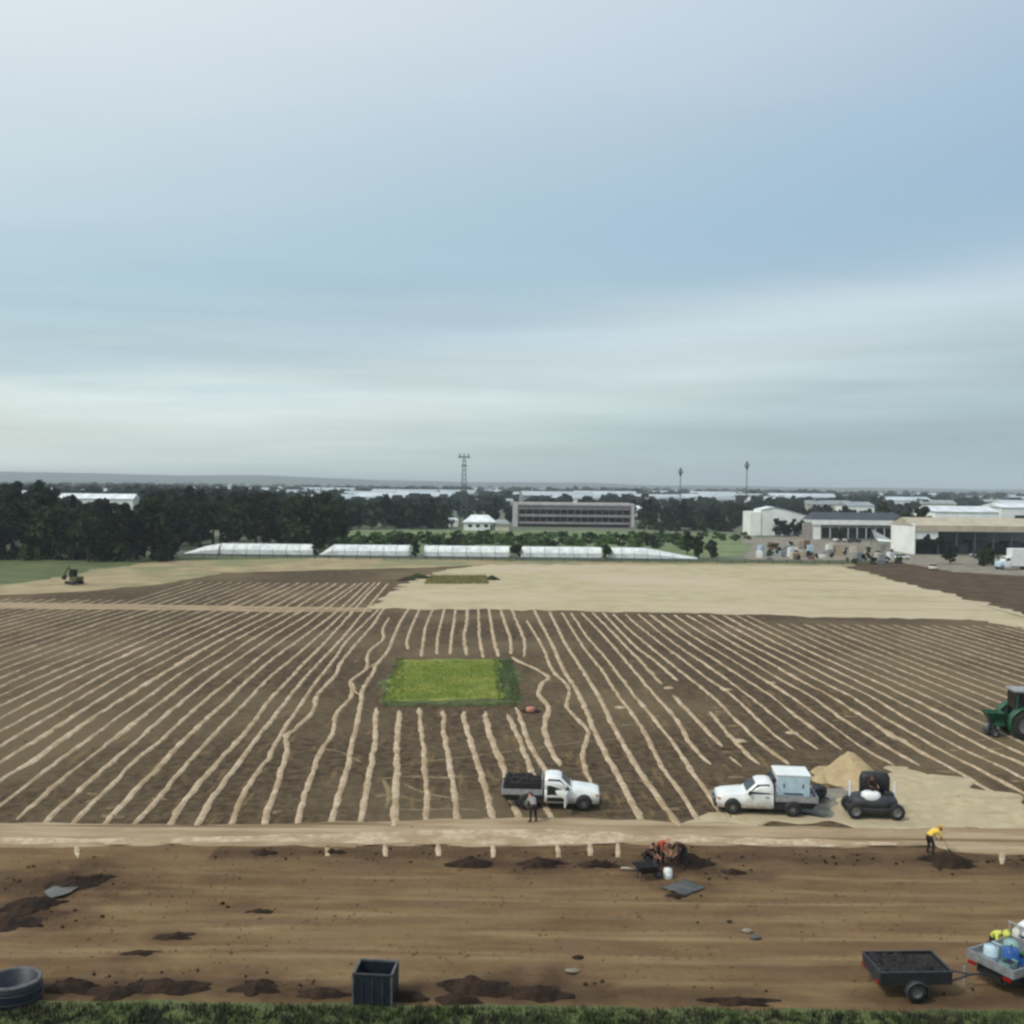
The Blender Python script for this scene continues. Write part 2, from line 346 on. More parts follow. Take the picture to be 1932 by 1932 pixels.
# ------------------------------------------------------------------ ground sheets
def sheet(name, poly, z, m, jit=0.0, step=1.5, parent=None, kind='structure', thick=0.0, inset=0.0):
    """flat polygon sheet with a ragged edge; a sloped skirt when thick > 0"""
    pts = []
    n = len(poly)
    for i in range(n):
        a = Vector(poly[i][:2]); b = Vector(poly[(i + 1) % n][:2]); k = max(1, int((b - a).length / step))
        nn = Vector((-(b - a).y, (b - a).x)).normalized()
        for j in range(k):
            p_ = a.lerp(b, j / k); o = jit * noise.noise(Vector((p_.x * .5, p_.y * .5, z * 50 + n))) * 2
            pts.append(p_ + nn * o)
    bm = bmesh.new()
    top = [bm.verts.new((p_.x, p_.y, z)) for p_ in pts]
    f = bm.faces.new(top)
    if f.normal.z < 0 or True:
        bm.normal_update()
        if f.normal.z < 0: f.normal_flip()
    if thick:
        k = len(pts); cen = sum(pts, Vector((0, 0))) / k
        area = sum(pts[i].x * pts[(i + 1) % k].y - pts[(i + 1) % k].x * pts[i].y for i in range(k))
        low = []
        for i in range(k):
            d = (pts[(i + 1) % k] - pts[i - 1]).normalized(); o = Vector((d.y, -d.x)) * (1 if area > 0 else -1)
            q = pts[i] + o * thick * 1.6
            low.append(bm.verts.new((q.x, q.y, z - thick)))
        for i in range(k):
            j = (i + 1) % k
            bm.faces.new((top[i], low[i], low[j], top[j]) if area > 0 else (top[j], low[j], low[i], top[i]))
    bmesh.ops.triangulate(bm, faces=[f])
    me = bpy.data.meshes.new(name); bm.to_mesh(me); bm.free(); me.materials.append(M[m])
    o = link(name, me, parent)
    if kind: o['kind'] = kind
    return o
def grid(name, x0, x1, y0, y1, res, zf, m, kind='structure', parent=None, resy=None, mfun=None, mats=None):
    nx = int((x1 - x0) / res) + 1; ny = int((y1 - y0) / (resy or res)) + 1
    vs = []
    for j in range(ny):
        y = y0 + (y1 - y0) * j / (ny - 1)
        for i in range(nx):
            x = x0 + (x1 - x0) * i / (nx - 1); vs.append((x, y, zf(x, y)))
    fs = [(j * nx + i, j * nx + i + 1, (j + 1) * nx + i + 1, (j + 1) * nx + i) for j in range(ny - 1) for i in range(nx - 1)]
    me = bpy.data.meshes.new(name); me.from_pydata(vs, [], fs)
    for q in (mats or [m]): me.materials.append(M[q])
    me.polygons.foreach_set('use_smooth', [True] * len(fs))
    if mfun: me.polygons.foreach_set('material_index', [mfun(*vs[f[0]][:2]) for f in fs])
    me.update()
    o = link(name, me, parent)
    if kind: o['kind'] = kind
    return o

gr = grid('ground', -6500, 6500, -600, 9000, 400, lambda x, y: 0.0, 'plain')
EDGE = P(966, 1597).y                     # near edge of the sand strip
# graded dirt apron in front of the field
RUTS = [P(20, 1735), P(120, 1660)]
def apron_z(x, y):
    z = 0.06 + 0.05 * fbm(x * .35, y, 0.9, 4) + 0.035 * fbm(x, y * 1.2, 2.6, 3, 5)
    z += 0.015 * max(0, sin(y * 2.6 + 1.2 * fbm(x, y, .12, 2, 3)))           # machine passes along the apron
    for yc, dep in ((P(966, 1688).y, .05), (P(966, 1742).y, .06), (P(966, 1822).y, .07), (P(966, 1662).y, .04)):
        c_ = yc + .5 * noise.noise(Vector((x * .09, yc, 1)))
        for o_ in (-.75, .75):
            t_ = (y - c_ - o_) / .16
            if abs(t_) < 2.5: z += dep * (-.7 if abs(t_) < 1 else .45 * (2.5 - abs(t_))) * (.8 + .5 * sin(x * 14) * (abs(t_) < 1))
    e = EDGE - y + 0.35 * fbm(x, 0, .6, 3, 11)
    if e < 2.2: z -= 0.02 * (2.2 - e)
    return max(0.008, z)
ap = grid('dirt_apron', -26, 30, 33.2, EDGE + 0.6, 0.14, apron_z, 'apron')
# damp, freshly dug ground: a soil colour of its own, kept as an attribute of the apron
DAMP = [(P(px, py), rx, ry, k) for px, py, rx, ry, k in ((110, 1668, 4.2, 2.4, 1), (30, 1728, 3.8, 1.8, 1), (600, 1876, 3.5, .9, .9), (1110, 1884, 3.5, .8, .8), (170, 1640, 1.6, 1.4, .8), (1020, 1632, 5.5, 1.5, .9), (860, 1618, 3.5, 1.0, .7), (1270, 1636, 3.6, 1.9, 1), (1390, 1650, 2.0, 1.2, .7),
        (1790, 1628, 3.0, 1.3, 1), (1920, 1630, 3.4, 1.5, .9), (640, 1612, 2.6, .8, .6), (1290, 1680, 1.6, 1.4, .7), (310, 1860, 3.4, 1.2, .8), (500, 1862, 2.2, 1.1, .8), (120, 1868, 2.6, 1.2, .9), (950, 1868, 4.2, 1.5, 1), (230, 1870, 3.2, 1.3, 1), (1300, 1885, 4, .8, .7), (420, 1660, 2.5, .9, .45), (330, 1690, 2, .8, .4), (330, 1770, 1.6, .7, .6), (260, 1805, 1.4, .6, .6),
        (420, 1715, 2.0, .8, .5), (720, 1880, 2.2, 1.0, .8), (1780, 1890, 3.6, .9, .8), (1300, 1740, 4.5, .6, .35), (700, 1760, 5, .5, .3), (1500, 1830, 5, .7, .3), (600, 1690, 4, .5, .3))]
def damp(x, y):
    v = 0; w_ = .55 * fbm(x, y, .8, 4, 31)
    for c, rx, ry, k in DAMP:
        d = ((x - c.x) / rx) ** 2 + ((y - c.y) / ry) ** 2
        if d < 2.6: v = max(v, k * max(0, min(1, 1.25 - sqrt(d) + w_ * 1.3)))
    e_ = EDGE - y
    if x > -14: v = max(v, min(.75, max(0, (1.5 - abs(e_ - 1.2) / 1.5) * (.55 + 1.1 * w_))))
    if x < 5: v = max(v, min(.7, max(0, (1.4 - abs(y - P(0, 1872).y) / .8) * (.45 + 1.2 * w_))))
    return v
def track(x, y):
    v = 0
    for yc, k in ((P(966, 1712).y, .8), (P(966, 1745).y, .6), (P(966, 1785).y, .9), (P(966, 1832).y, .8), (P(966, 1668).y, .5)):
        c_ = yc + .7 * noise.noise(Vector((x * .07, yc, 5)))
        for o_ in (-.8, .8): v = max(v, k * max(0, 1 - ((y - c_ - o_) / .22) ** 2) * (.6 + .8 * noise.noise(Vector((x * .25, yc + o_, 2)))))
    return max(0, min(1, v))
at2 = ap.data.attributes.new('track', 'FLOAT', 'POINT'); at2.data.foreach_set('value', [track(v.co.x, v.co.y) for v in ap.data.vertices])
at = ap.data.attributes.new('damp', 'FLOAT', 'POINT')
at.data.foreach_set('value', [damp(v.co.x, v.co.y) for v in ap.data.vertices])
for m_ in (M['apron'],):
    n_ = m_.node_tree.nodes; l_ = m_.node_tree.links; b_ = n_['Principled BSDF']; src = b_.inputs['Base Color'].links[0].from_socket
    t0_ = n_.new('ShaderNodeAttribute'); t0_.attribute_name = 'track'; xt = n_.new('ShaderNodeMix'); xt.data_type = 'RGBA'; l_.new(t0_.outputs['Fac'], xt.inputs[0]); l_.new(src, xt.inputs[6]); xt.inputs[7].default_value = lin(150, 128, 96); src = xt.outputs[2]
    a_ = n_.new('ShaderNodeAttribute'); a_.attribute_name = 'damp'; x_ = n_.new('ShaderNodeMix'); x_.data_type = 'RGBA'; x2 = n_.new('ShaderNodeMix'); x2.data_type = 'RGBA'
    tn = n_.new('ShaderNodeTexNoise'); tn.inputs['Scale'].default_value = 3; tn.inputs['Detail'].default_value = 5; t_ = n_.new('ShaderNodeTexCoord'); l_.new(t_.outputs['Object'], tn.inputs['Vector'])
    l_.new(tn.outputs[0], x2.inputs[0]); x2.inputs[6].default_value = lin(50, 36, 27); x2.inputs[7].default_value = lin(92, 72, 54)
    l_.new(a_.outputs['Fac'], x_.inputs[0]); l_.new(src, x_.inputs[6]); l_.new(x2.outputs[2], x_.inputs[7]); l_.new(x_.outputs[2], b_.inputs['Base Color'])
def soil_z(x, y):
    return 0.012 + max(0, 0.05 + 0.05 * fbm(x, y, 1.3, 3, 2))
far_y = P(966, 1062).y
grid('field', -112, 100, EDGE + 0.4, far_y, 0.85, soil_z, 'soil')
FIELD = bpy.data.objects['field']

def pp(*a): return [P(x, y) for x, y in a]
Z1 = 0.135
sheet('sand_strip', pp((-420, 1556), (0, 1557), (420, 1560), (800, 1552), (1010, 1546), (1300, 1556), (1560, 1566), (1760, 1566), (2400, 1576),
                       (2400, 1622), (1932, 1612), (1800, 1606), (1760, 1596), (1500, 1598), (1250, 1592), (1000, 1595), (700, 1595), (640, 1602), (560, 1592), (0, 1598), (-420, 1596)), Z1 - .004, 'strip', jit=.18, step=.5, thick=.1)
sheet('sand_edge', pp((-420, 1584), (200, 1586), (560, 1580), (800, 1572), (1010, 1568), (1180, 1578), (1500, 1588), (1660, 1593), (1740, 1597), (1600, 1598), (1500, 1598), (1250, 1592), (1000, 1596), (700, 1595), (560, 1592), (0, 1597), (-420, 1595)), Z1 + .004, 'sand', jit=.12, step=.5, thick=.05)
sheet('sandy_pad', pp((1330, 1562), (1345, 1548), (1480, 1548), (1575, 1536), (1590, 1500), (1640, 1475), (1665, 1450), (1700, 1444), (1780, 1462), (1932, 1524), (2400, 1700), (2400, 1600), (1932, 1586), (1760, 1570)), Z1 - .010, 'pad', jit=1.3, step=.3, thick=.07)
sheet('grey_patch', pp((1340, 1540), (1352, 1505), (1400, 1490), (1530, 1488), (1600, 1492), (1660, 1508), (1665, 1530), (1600, 1546), (1450, 1545)), .085, 'bluegrey', jit=1.4, step=.25, thick=.03)  # ragged ground patch, mottled blue-grey and tan
sheet('sand_cover', pp((700, 1150), (760, 1105), (830, 1078), (925, 1066), (1300, 1067), (1590, 1070), (1740, 1110), (1932, 1160), (2250, 1240), (2250, 1262), (1932, 1186), (1830, 1170), (1600, 1166), (1300, 1158), (1000, 1152), (780, 1150)), Z1, 'farsand', jit=1.0, step=1, thick=.05)
sheet('far_margin', pp((-500, 1130), (-300, 1085), (60, 1066), (300, 1057), (600, 1054), (1000, 1060), (1350, 1063), (1620, 1067), (1590, 1070), (1300, 1067), (925, 1066), (800, 1072), (560, 1078), (420, 1082), (300, 1104), (150, 1118), (0, 1124), (-500, 1150)), .128, 'tanbank', jit=.8, step=2, thick=.04)
sheet('cross_track', pp((-500, 1158), (0, 1138), (300, 1142), (520, 1146), (700, 1148), (700, 1156), (520, 1156), (300, 1152), (0, 1150), (-500, 1172)), .126, 'strip', jit=.4, step=2, thick=.03)
sheet('bare_earth', pp((1590, 1068), (1700, 1060), (1800, 1078), (1932, 1086), (2500, 1105), (2500, 1300), (1932, 1160), (1740, 1110)), .11, 'bare', jit=.6, step=2)
sheet('yard_gravel', pp((1640, 1052), (1700, 1046), (1932, 1052), (2500, 1060), (2500, 1106), (1932, 1088), (1800, 1080), (1700, 1062)), .118, 'gravel', jit=.5, step=2)
sheet('storage_yard', pp((1420, 1026), (1560, 1030), (1720, 1042), (1690, 1062), (1560, 1062), (1400, 1056)), .07, 'gravel', jit=1, step=2)
sheet('yard_road', pp((1400, 1016), (1530, 1012), (1720, 1030), (1720, 1040), (1560, 1028), (1400, 1026)), .05, 'gravel', jit=.4, step=3)
sheet('left_lawn', pp((-500, 1062), (0, 1052), (330, 1052), (600, 1054), (300, 1060), (180, 1076), (90, 1094), (0, 1104), (-500, 1130)), .13, 'lawn', jit=1, step=3)
sheet('middle_meadow', pp((520, 1002), (900, 1000), (1250, 1004), (1420, 1010), (1470, 1045), (1330, 1052), (1000, 1048), (560, 1040)), .04, 'paleg', jit=2, step=5)
sheet('verge', pp((330, 1054), (1330, 1058), (1700, 1060), (1600, 1067), (1300, 1062), (560, 1056)), .125, 'lawn', jit=.5, step=3)
sheet('foreground_lawn', [(-34, 20, 0), (34, 20, 0), (34, P(966, 1908).y, 0), (12, P(966, 1908).y + .1, 0), (0, P(966, 1906).y, 0), (-10, P(966, 1903).y, 0), (-34, P(966, 1903).y, 0)], .14, 'lawn', jit=.15, step=.5, thick=.12)

# ------------------------------------------------------------------ sand-filled rows across the field
def Z(tile, pts): return [((tile + x / 3.22) * 1932 / 2500, (1450 + y / 3.22) * 1932 / 2500) for x, y in pts]
A_, B_, C_, D_, E_ = 0, 500, 1000, 1400, 1900
rows = [
 Z(A_, [(370, 1790), (550, 1620), (760, 1430), (910, 1300), (1100, 1140), (1300, 960), (1500, 800), (1700, 640), (1930, 480), (2200, 300), (2500, 120), (2650, 20), (2800, -80)]),
 Z(A_, [(590, 1790), (720, 1660), (900, 1490), (1050, 1330), (1250, 1170), (1500, 940), (1700, 770), (1930, 590), (2150, 420), (2400, 250), (2650, 60), (2850, -90)]),
 Z(A_, [(840, 1790), (950, 1680), (1080, 1530), (1230, 1390), (1400, 1200), (1600, 1010), (1800, 830), (1930, 700), (2150, 510), (2400, 330), (2660, 130), (2900, -90)]),
 Z(A_, [(1100, 1770), (1190, 1680), (1330, 1510), (1480, 1330), (1610, 1190), (1800, 990), (1930, 860), (2120, 660), (2350, 470), (2600, 250), (2800, 60), (2950, -90)]),
 Z(B_, [(-240, 1780), (-190, 1680), (-50, 1500), (120, 1310), (350, 1060), (500, 850), (640, 700), (800, 530), (960, 370), (1130, 180), (1270, 20), (1380, -90)]),
 Z(B_, [(-40, 1790), (30, 1660), (150, 1490), (340, 1240), (430, 1110), (540, 980), (660, 820), (800, 650), (960, 480), (1100, 330), (1230, 170), (1340, 40), (1440, -80)]),
 Z(B_, [(220, 1790), (300, 1590), (440, 1370), (500, 1310), (530, 1230), (600, 1110), (660, 1010), (760, 870), (850, 730), (960, 590), (1030, 500), (1120, 370), (1250, 240), (1400, 90), (1490, -20)]),
 Z(B_, [(480, 1770), (560, 1530), (610, 1360), (650, 1240), (635, 1120), (700, 1080), (820, 960), (870, 880), (885, 800), (1030, 640), (1060, 560), (1180, 410), (1320, 250), (1400, 130), (1480, 50)]),
 Z(B_, [(740, 1780), (780, 1600), (850, 1400), (900, 1260), (1000, 1110), (1040, 940), (1160, 800), (1150, 690), (1270, 590), (1290, 460), (1400, 360), (1400, 280), (1450, 190)]),
 Z(B_, [(1000, 1780), (1050, 1600), (1120, 1380), (1150, 1220), (1190, 1050), (1230, 850), (1240, 760), (1320, 630), (1350, 560), (1440, 450), (1490, 330), (1540, 220), (1610, 110)]),
 Z(B_, [(1160, 700), (1180, 770), (1230, 800)]),
 Z(B_, [(1280, 590), (1340, 550)]),
 Z(B_, [(1240, 1720), (1280, 1500), (1310, 1330), (1340, 1160), (1340, 1000), (1350, 900)]),
 Z(B_, [(1490, 1750), (1510, 1400), (1510, 1200), (1530, 920)]),
 Z(C_, [(130, 1740), (130, 1500), (110, 1230), (80, 1000), (75, 900)]),
 Z(C_, [(370, 1740), (340, 1500), (310, 1300), (270, 1100), (265, 920)]),
 Z(C_, [(640, 1710), (570, 1450), (490, 1200), (430, 1000), (430, 930)]),
 Z(C_, [(830, 1700), (750, 1430), (700, 1280), (620, 1080), (590, 930)]),
 Z(C_, [(1080, 1700), (975, 1430), (900, 1250), (830, 1080), (770, 950)]),
 Z(C_, [(1230, 1680), (1070, 1400), (940, 1180), (860, 950), (830, 900)]),
 Z(C_, [(1180, 1360), (1090, 1180), (1060, 1050), (1090, 900), (1050, 840), (1010, 790), (1040, 710), (1090, 660), (1000, 600), (870, 540), (800, 500)]),
 Z(C_, [(1430, 1500), (1360, 1290), (1400, 1130), (1390, 1060), (1240, 900), (1250, 740), (1120, 600), (1050, 430), (920, 210)]),
 Z(C_, [(1800, 1750), (1640, 1440), (1560, 1300), (1460, 1100), (1380, 900), (1300, 740), (1210, 600), (1120, 400), (1030, 230), (980, 130)]),
 # beyond the grass square
 Z(B_, [(1600, 440), (1590, 370), (1640, 230), (1690, 120)]),
 Z(B_, [(1700, 500), (1720, 370), (1740, 250), (1790, 130)]),
 Z(C_, [(215, 480), (220, 350), (250, 220), (280, 100)]),
 Z(C_, [(320, 480), (330, 350), (350, 220), (365, 100)]),
 Z(C_, [(450, 490), (430, 350), (450, 220), (455, 100)]),
 Z(C_, [(580, 510), (550, 350), (545, 220), (540, 100)]),
 Z(C_, [(700, 500), (660, 350), (640, 220), (620, 100)]),
 Z(C_, [(800, 480), (790, 350), (745, 220), (710, 100)]),
 Z(C_, [(900, 500), (905, 380), (850, 240), (800, 110)]),
 # right hand side
 Z(D_, [(790, 1780), (630, 1560), (500, 1370), (400, 1200), (300, 1020), (230, 870), (150, 730), (50, 570), (-60, 400), (-130, 260), (-190, 140)]),
 Z(D_, [(970, 1770), (850, 1580), (700, 1370), (600, 1180), (500, 1000), (350, 800), (220, 600), (100, 450), (0, 300), (-90, 150)]),
 Z(D_, [(1140, 1700), (950, 1430), (800, 1200), (640, 1000), (500, 830), (340, 620), (230, 480), (100, 330), (-20, 150)]),
 Z(D_, [(1080, 1350), (930, 1200), (800, 980), (640, 800), (470, 600), (300, 400), (170, 260), (60, 150)]),
 Z(D_, [(1170, 1210), (980, 1010), (780, 800)]),
 Z(D_, [(700, 720), (560, 570), (350, 350), (150, 150)]),
 Z(D_, [(1460, 1350), (1330, 1230), (1200, 1090), (1070, 930)]),
 Z(D_, [(820, 690), (640, 530), (470, 400), (230, 150)]),
 Z(D_, [(1330, 1370), (1230, 1290)]),
 Z(D_, [(1700, 1350), (1530, 1230), (1370, 1090), (1230, 950), (1080, 800), (900, 660), (700, 500), (480, 320), (310, 160)]),
]
def resample(w, step=0.6):
    out = [w[0]]
    # Catmull-Rom through the points
    for i in range(len(w) - 1):
        p0 = w[max(0, i - 1)]; p1 = w[i]; p2 = w[i + 1]; p3 = w[min(len(w) - 1, i + 2)]
        k = max(1, int((p2 - p1).length / step))
        for j in range(1, k + 1):
            t = j / k
            out.append(0.5 * ((2 * p1) + (p2 - p0) * t + (2 * p0 - 5 * p1 + 4 * p2 - p3) * t * t + (3 * p1 - p0 - 3 * p2 + p3) * t ** 3))
    return out
def ribbon(w, width, hgt, seed, fade=0.0, z0=None):
    w = resample(w); vs = []; fs = []; k = len(w)
    for i, p_ in enumerate(w):
        d = (w[min(k - 1, i + 1)] - w[max(0, i - 1)]); d.z = 0; d.normalize(); nn = Vector((-d.y, d.x, 0))
        wl = width * (0.5 + 0.42 * noise.noise(Vector((p_.y * .9, seed, 0)))); wr = width * (0.5 + 0.42 * noise.noise(Vector((p_.y * .9, seed, 9))))
        if fade: 
            q = noise.noise(Vector((p_.y * .12, seed * 1.3, 4))); wl *= max(0.25, 1 - fade + q); wr *= max(0.25, 1 - fade + q)
        tp = min(1, .25 + min(i, k - 1 - i) * .28); wl *= tp; wr *= tp; hh_ = hgt * tp
        wob = 0.07 * noise.noise(Vector((p_.y * .5, seed, 20)))
        b = soil_z(p_.x, p_.y) if z0 is None else z0
        c = p_ + nn * wob
        for o, h in ((wl + .06, -.04), (wl * .55, hh_), (-wr * .55, hh_), (-wr - .06, -.04)):
            v = c + nn * o; vs.append((v.x, v.y, b + h + (0.012 * noise.noise(v * 3) if h > 0 else 0)))
    for i in range(k - 1):
        for j in range(3): fs.append((i * 4 + j, i * 4 + j + 1, i * 4 + 5 + j, i * 4 + 4 + j))
    return vs, fs
def sand_row(w, width=0.4, hgt=0.07, fade=0.0, m='sand'):
    global _rs
    _rs += 3.7
    vs, fs = ribbon(w, width, hgt, _rs, fade)
    mb = MB(); mb.add(vs, fs, 0, True); return mb.build('sand_row', m, FIELD)
_rs = 0.0
WR = [[P(x, y) for x, y in r] for r in rows]
for r, q in zip(WR, rows):
    if q[0][1] > 1528 and len(r) > 2:
        d_ = (r[0] - r[1]).normalized(); r = [r[0] + d_ * min(3.0, max(0.8, (r[0].y - EDGE - 1.2) / max(.3, -d_.y)))] + r
    sand_row(r, U(.29, .41))
SP = 1.68
base = WR[0]
xl = base[0].x
k = 1
def clipy(w, y0, y1):
    return [p_ for p_ in w if y0 <= p_.y <= y1]
while k < 48:
    w = [Vector((p_.x - SP * k + U(-.12, .12), p_.y, 0)) for p_ in resample(base, 7)]
    y0 = EDGE + 1.5
    ymax = 205 if k < 18 else (150 if k < 34 else 128)
    w = clipy(w, y0, ymax)
    if len(w) > 3: sand_row(w, U(.28, .4), fade=.1 if k < 22 else .35, m='sand' if k < 9 else 'greysand')
    k += 1
base = WR[-1]
# complete the last digitised row down to the strip, then step it to the right
base = [Vector((base[0].x + (base[0].x - base[3].x) / (base[3].y - base[0].y) * (base[0].y - (EDGE + 2.5)), EDGE + 2.5, 0))] + base
pad_edge = lambda x: EDGE + 2.5
for k in range(1, 36):
    w = [Vector((p_.x + SP * k + U(-.1, .1), p_.y, 0)) for p_ in resample(base, 7)]
    lim = []
    for p_ in w:
        # stop at the mound and the sandy pad
        px_ = 966 + F * p_.x / p_.y; py_ = HOR + F * H / p_.y + (px_ - 966) * tan(ROLL)
        lim_y = 1436 if px_ < 1650 else 1440 + (px_ - 1650) * .38 if px_ < 2200 else 1600
        if py_ > lim_y + 8 * noise.noise(Vector((k * .9, 0, 0))): continue
        if p_.y > P(1200, 1158).y - .2 * max(0, p_.x - 30) : continue
        lim.append(p_)
    if k in (1, 2, 4): lim = [q for q in lim if not (k * 7 + 66 < q.y < k * 7 + 74)]
    if len(lim) > 3: sand_row(lim, U(.28, .4), fade=.15 if k < 16 else .5, m='sand' if k < 11 else 'greysand')
for (x, y) in ((1170 + 0, 1337), (1372, 1303), (1395, 1400), (1262, 1300), (1455, 1290), (1495, 1385)):
    p_ = P(x, y); mb = MB(); mb.blob((p_.x, p_.y, .05), (.5, .38, .14), n=12, m=6, jit=.3); mb.build('spilled_sand', 'sand', FIELD)
for _ in range(46):                                   # sand smudged between the rows, most of it near the work area
    px_, py_ = (U(1180, 1925), U(1330, 1540)) if rnd() < .7 else (U(0, 1300), U(1500, 1552))
    if 930 < px_ < 1150: continue
    p_ = P(px_, py_); a_, b_ = U(.3, .9), U(.15, .35); mb = MB(); mb.blob((0, 0, 0), (a_, b_, .05), n=11, m=4, jit=.6); o = mb.build('sand_smudge', 'faintsand', FIELD); o.location = (p_.x, p_.y, .06); o.rotation_euler = (0, 0, U(-.5, .5))
# sand outlets running a little way out from the strip
for x, y2 in ((145, 1622), (618, 1618), (727, 1620), (825, 1618), (930, 1621), (1052, 1621), (1112, 1618), (1165, 1621), (1288, 1624), (1890, 1634)):
    a = P(x, 1594); b = P(x + 1, y2)
    vs, fs = ribbon([a, (a + b) / 2, b], .26, .02, x * .1, z0=.085); MB().add(vs, fs, 0, True).build('sand_outlet', 'sand', bpy.data.objects['sand_strip'])
# thin wheel marks crossing the rows
for pts in ([(730, 1452), (780, 1442), (860, 1432), (960, 1420), (1080, 1404), (1170, 1395)], [(740, 1470), (820, 1468), (900, 1465)], [(745, 1500), (790, 1512), (860, 1508)], [(690, 1445), (640, 1420), (590, 1416)]):
    vs, fs = ribbon([P(*q) for q in pts], .14, .02, pts[0][0]); MB().add(vs, fs, 0, True).build('wheel_mark', 'faintsand', FIELD)
for pts, wd_ in (([(715, 1472), (780, 1466), (850, 1470), (905, 1464)], .5), ([(712, 1524), (780, 1530), (860, 1528), (915, 1532)], .4), ([(722, 1470), (735, 1500), (726, 1528)], .7), ([(760, 1478), (800, 1498), (880, 1512)], .3)):
    vs, fs = ribbon([P(*q) for q in pts], wd_, .02, pts[0][0], .3); MB().add(vs, fs, 0, True).build('wheel_mark', 'faintsand', FIELD)

def clods(name, n, area, m, r0, r1, zf, parent, ok=lambda x, y: True):
    mb = MB()
    for _ in range(n):
        x, y = U(area[0], area[1]), U(area[2], area[3])
        if noise.noise(Vector((x * .35, y * .6, 7))) < U(-.5, .5) or not ok(x, y): continue
        r = r0 + (r1 - r0) * rnd() ** 3; z = zf(x, y) + r * .3; q = [r * U(.6, 1.3) for _ in range(6)]
        mb.add([(x + q[0], y, z), (x, y + q[1], z), (x - q[2], y, z), (x, y - q[3], z), (x + r * .2, y, z + q[4] * .8), (x, y, z - r)],
               [(0, 1, 4), (1, 2, 4), (2, 3, 4), (3, 0, 4), (1, 0, 5), (2, 1, 5), (3, 2, 5), (0, 3, 5)], 0)
    o = mb.build(name, m, parent); o['kind'] = 'stuff'; return o
clods('soil_clods', 5000, (-24, 26, 34.5, EDGE), 'apron', .02, .08, apron_z, ap)
clods('dark_clods', 3600, (-24, 26, 34.5, EDGE), 'darksoil', .02, .12, apron_z, ap, lambda x, y: damp(x, y) > .3)
clods('field_clods', 9000, (-42, 42, EDGE + 1, 125), 'soil', .02, .11, soil_z, FIELD)
# ------------------------------------------------------------------ cricket square: raised grass block
def tufts(name, area, n, h, m, parent=None, kind='stuff', z0=.1, spread=.06, per=4):
    mb = MB(); x0, x1, y0, y1 = area
    for _ in range(n):
        x = U(x0, x1); y = U(y0, y1); hh = h * U(.5, 1.2) * (1 + .7 * noise.noise(Vector((x * .8, y * .8, 3))))
        for q in range(per):
            a = U(0, 2 * pi); dx, dy = cos(a), sin(a); t = U(.1, .6) * hh; wd = h * .14
            bx, by = x + U(-spread, spread), y + U(-spread, spread)
            mb.add([(bx - dy * wd, by + dx * wd, z0), (bx + dy * wd, by - dx * wd, z0), (bx + dx * t, by + dy * t, z0 + hh)], [(0, 1, 2)], 0)
    o = mb.build(name, m, parent)
    if kind: o['kind'] = kind
    return o
q0, q1, q2, q3 = P(720, 1330), P(950, 1330), P(945, 1246), P(748, 1246)
sheet('grass_square', [q0, P(985, 1328), P(968, 1246), P(745, 1246)], .15, 'sqmargin', jit=.9, step=.35, thick=.1)
sheet('mown_strip', [P(728, 1324), P(946, 1322), P(940, 1247), P(752, 1247)], .158, 'wicket', jit=.6, step=.3)
bx = (P(728, 1326).x, P(944, 1326).x, P(836, 1330).y + .1, P(836, 1250).y)
def tufts_poly(name, quad, n, h, m, z0, parent=None, per=3):
    mb = MB(); a, b, c, d = quad
    for _ in range(n):
        u, v = rnd(), rnd(); p_ = a.lerp(b, u).lerp(d.lerp(c, u), v)
        hh = h * U(.5, 1.3)
        for q in range(per):
            an = U(0, 2 * pi); dx, dy = cos(an), sin(an); t = U(.1, .7) * hh; wd = h * .22
            bx_, by_ = p_.x + U(-.1, .1), p_.y + U(-.1, .1)
            mb.add([(bx_ - dy * wd, by_ + dx * wd, z0), (bx_ + dy * wd, by_ - dx * wd, z0), (bx_ + dx * t, by_ + dy * t, z0 + hh)], [(0, 1, 2)], 0)
    o = mb.build(name, m, parent); o['kind'] = 'stuff'; return o
tufts_poly('square_turf', [P(724, 1324), P(944, 1322), P(938, 1250), P(750, 1250)], 9000, .09, 'blade2', .165, per=2)
tufts_poly('long_grass', [P(940, 1326), P(986, 1326), P(966, 1248), P(930, 1248)], 1100, .16, 'longg', .13)
tufts_poly('long_grass', [P(718, 1334), P(760, 1334), P(762, 1244), P(746, 1244)], 350, .14, 'longg', .13)
tufts_poly('long_grass', [P(718, 1336), P(980, 1336), P(980, 1328), P(720, 1328)], 500, .10, 'longg', .12)
# foreground grass
tufts('foreground_grass', (-22, 22, 28.0, P(966, 1908).y), 19000, .12, 'blade', z0=.13, spread=.12, per=4)
tufts('foreground_grass', (-20, 20, 31.0, P(966, 1916).y), 1300, .26, 'blade', z0=.12, spread=.12, per=7)

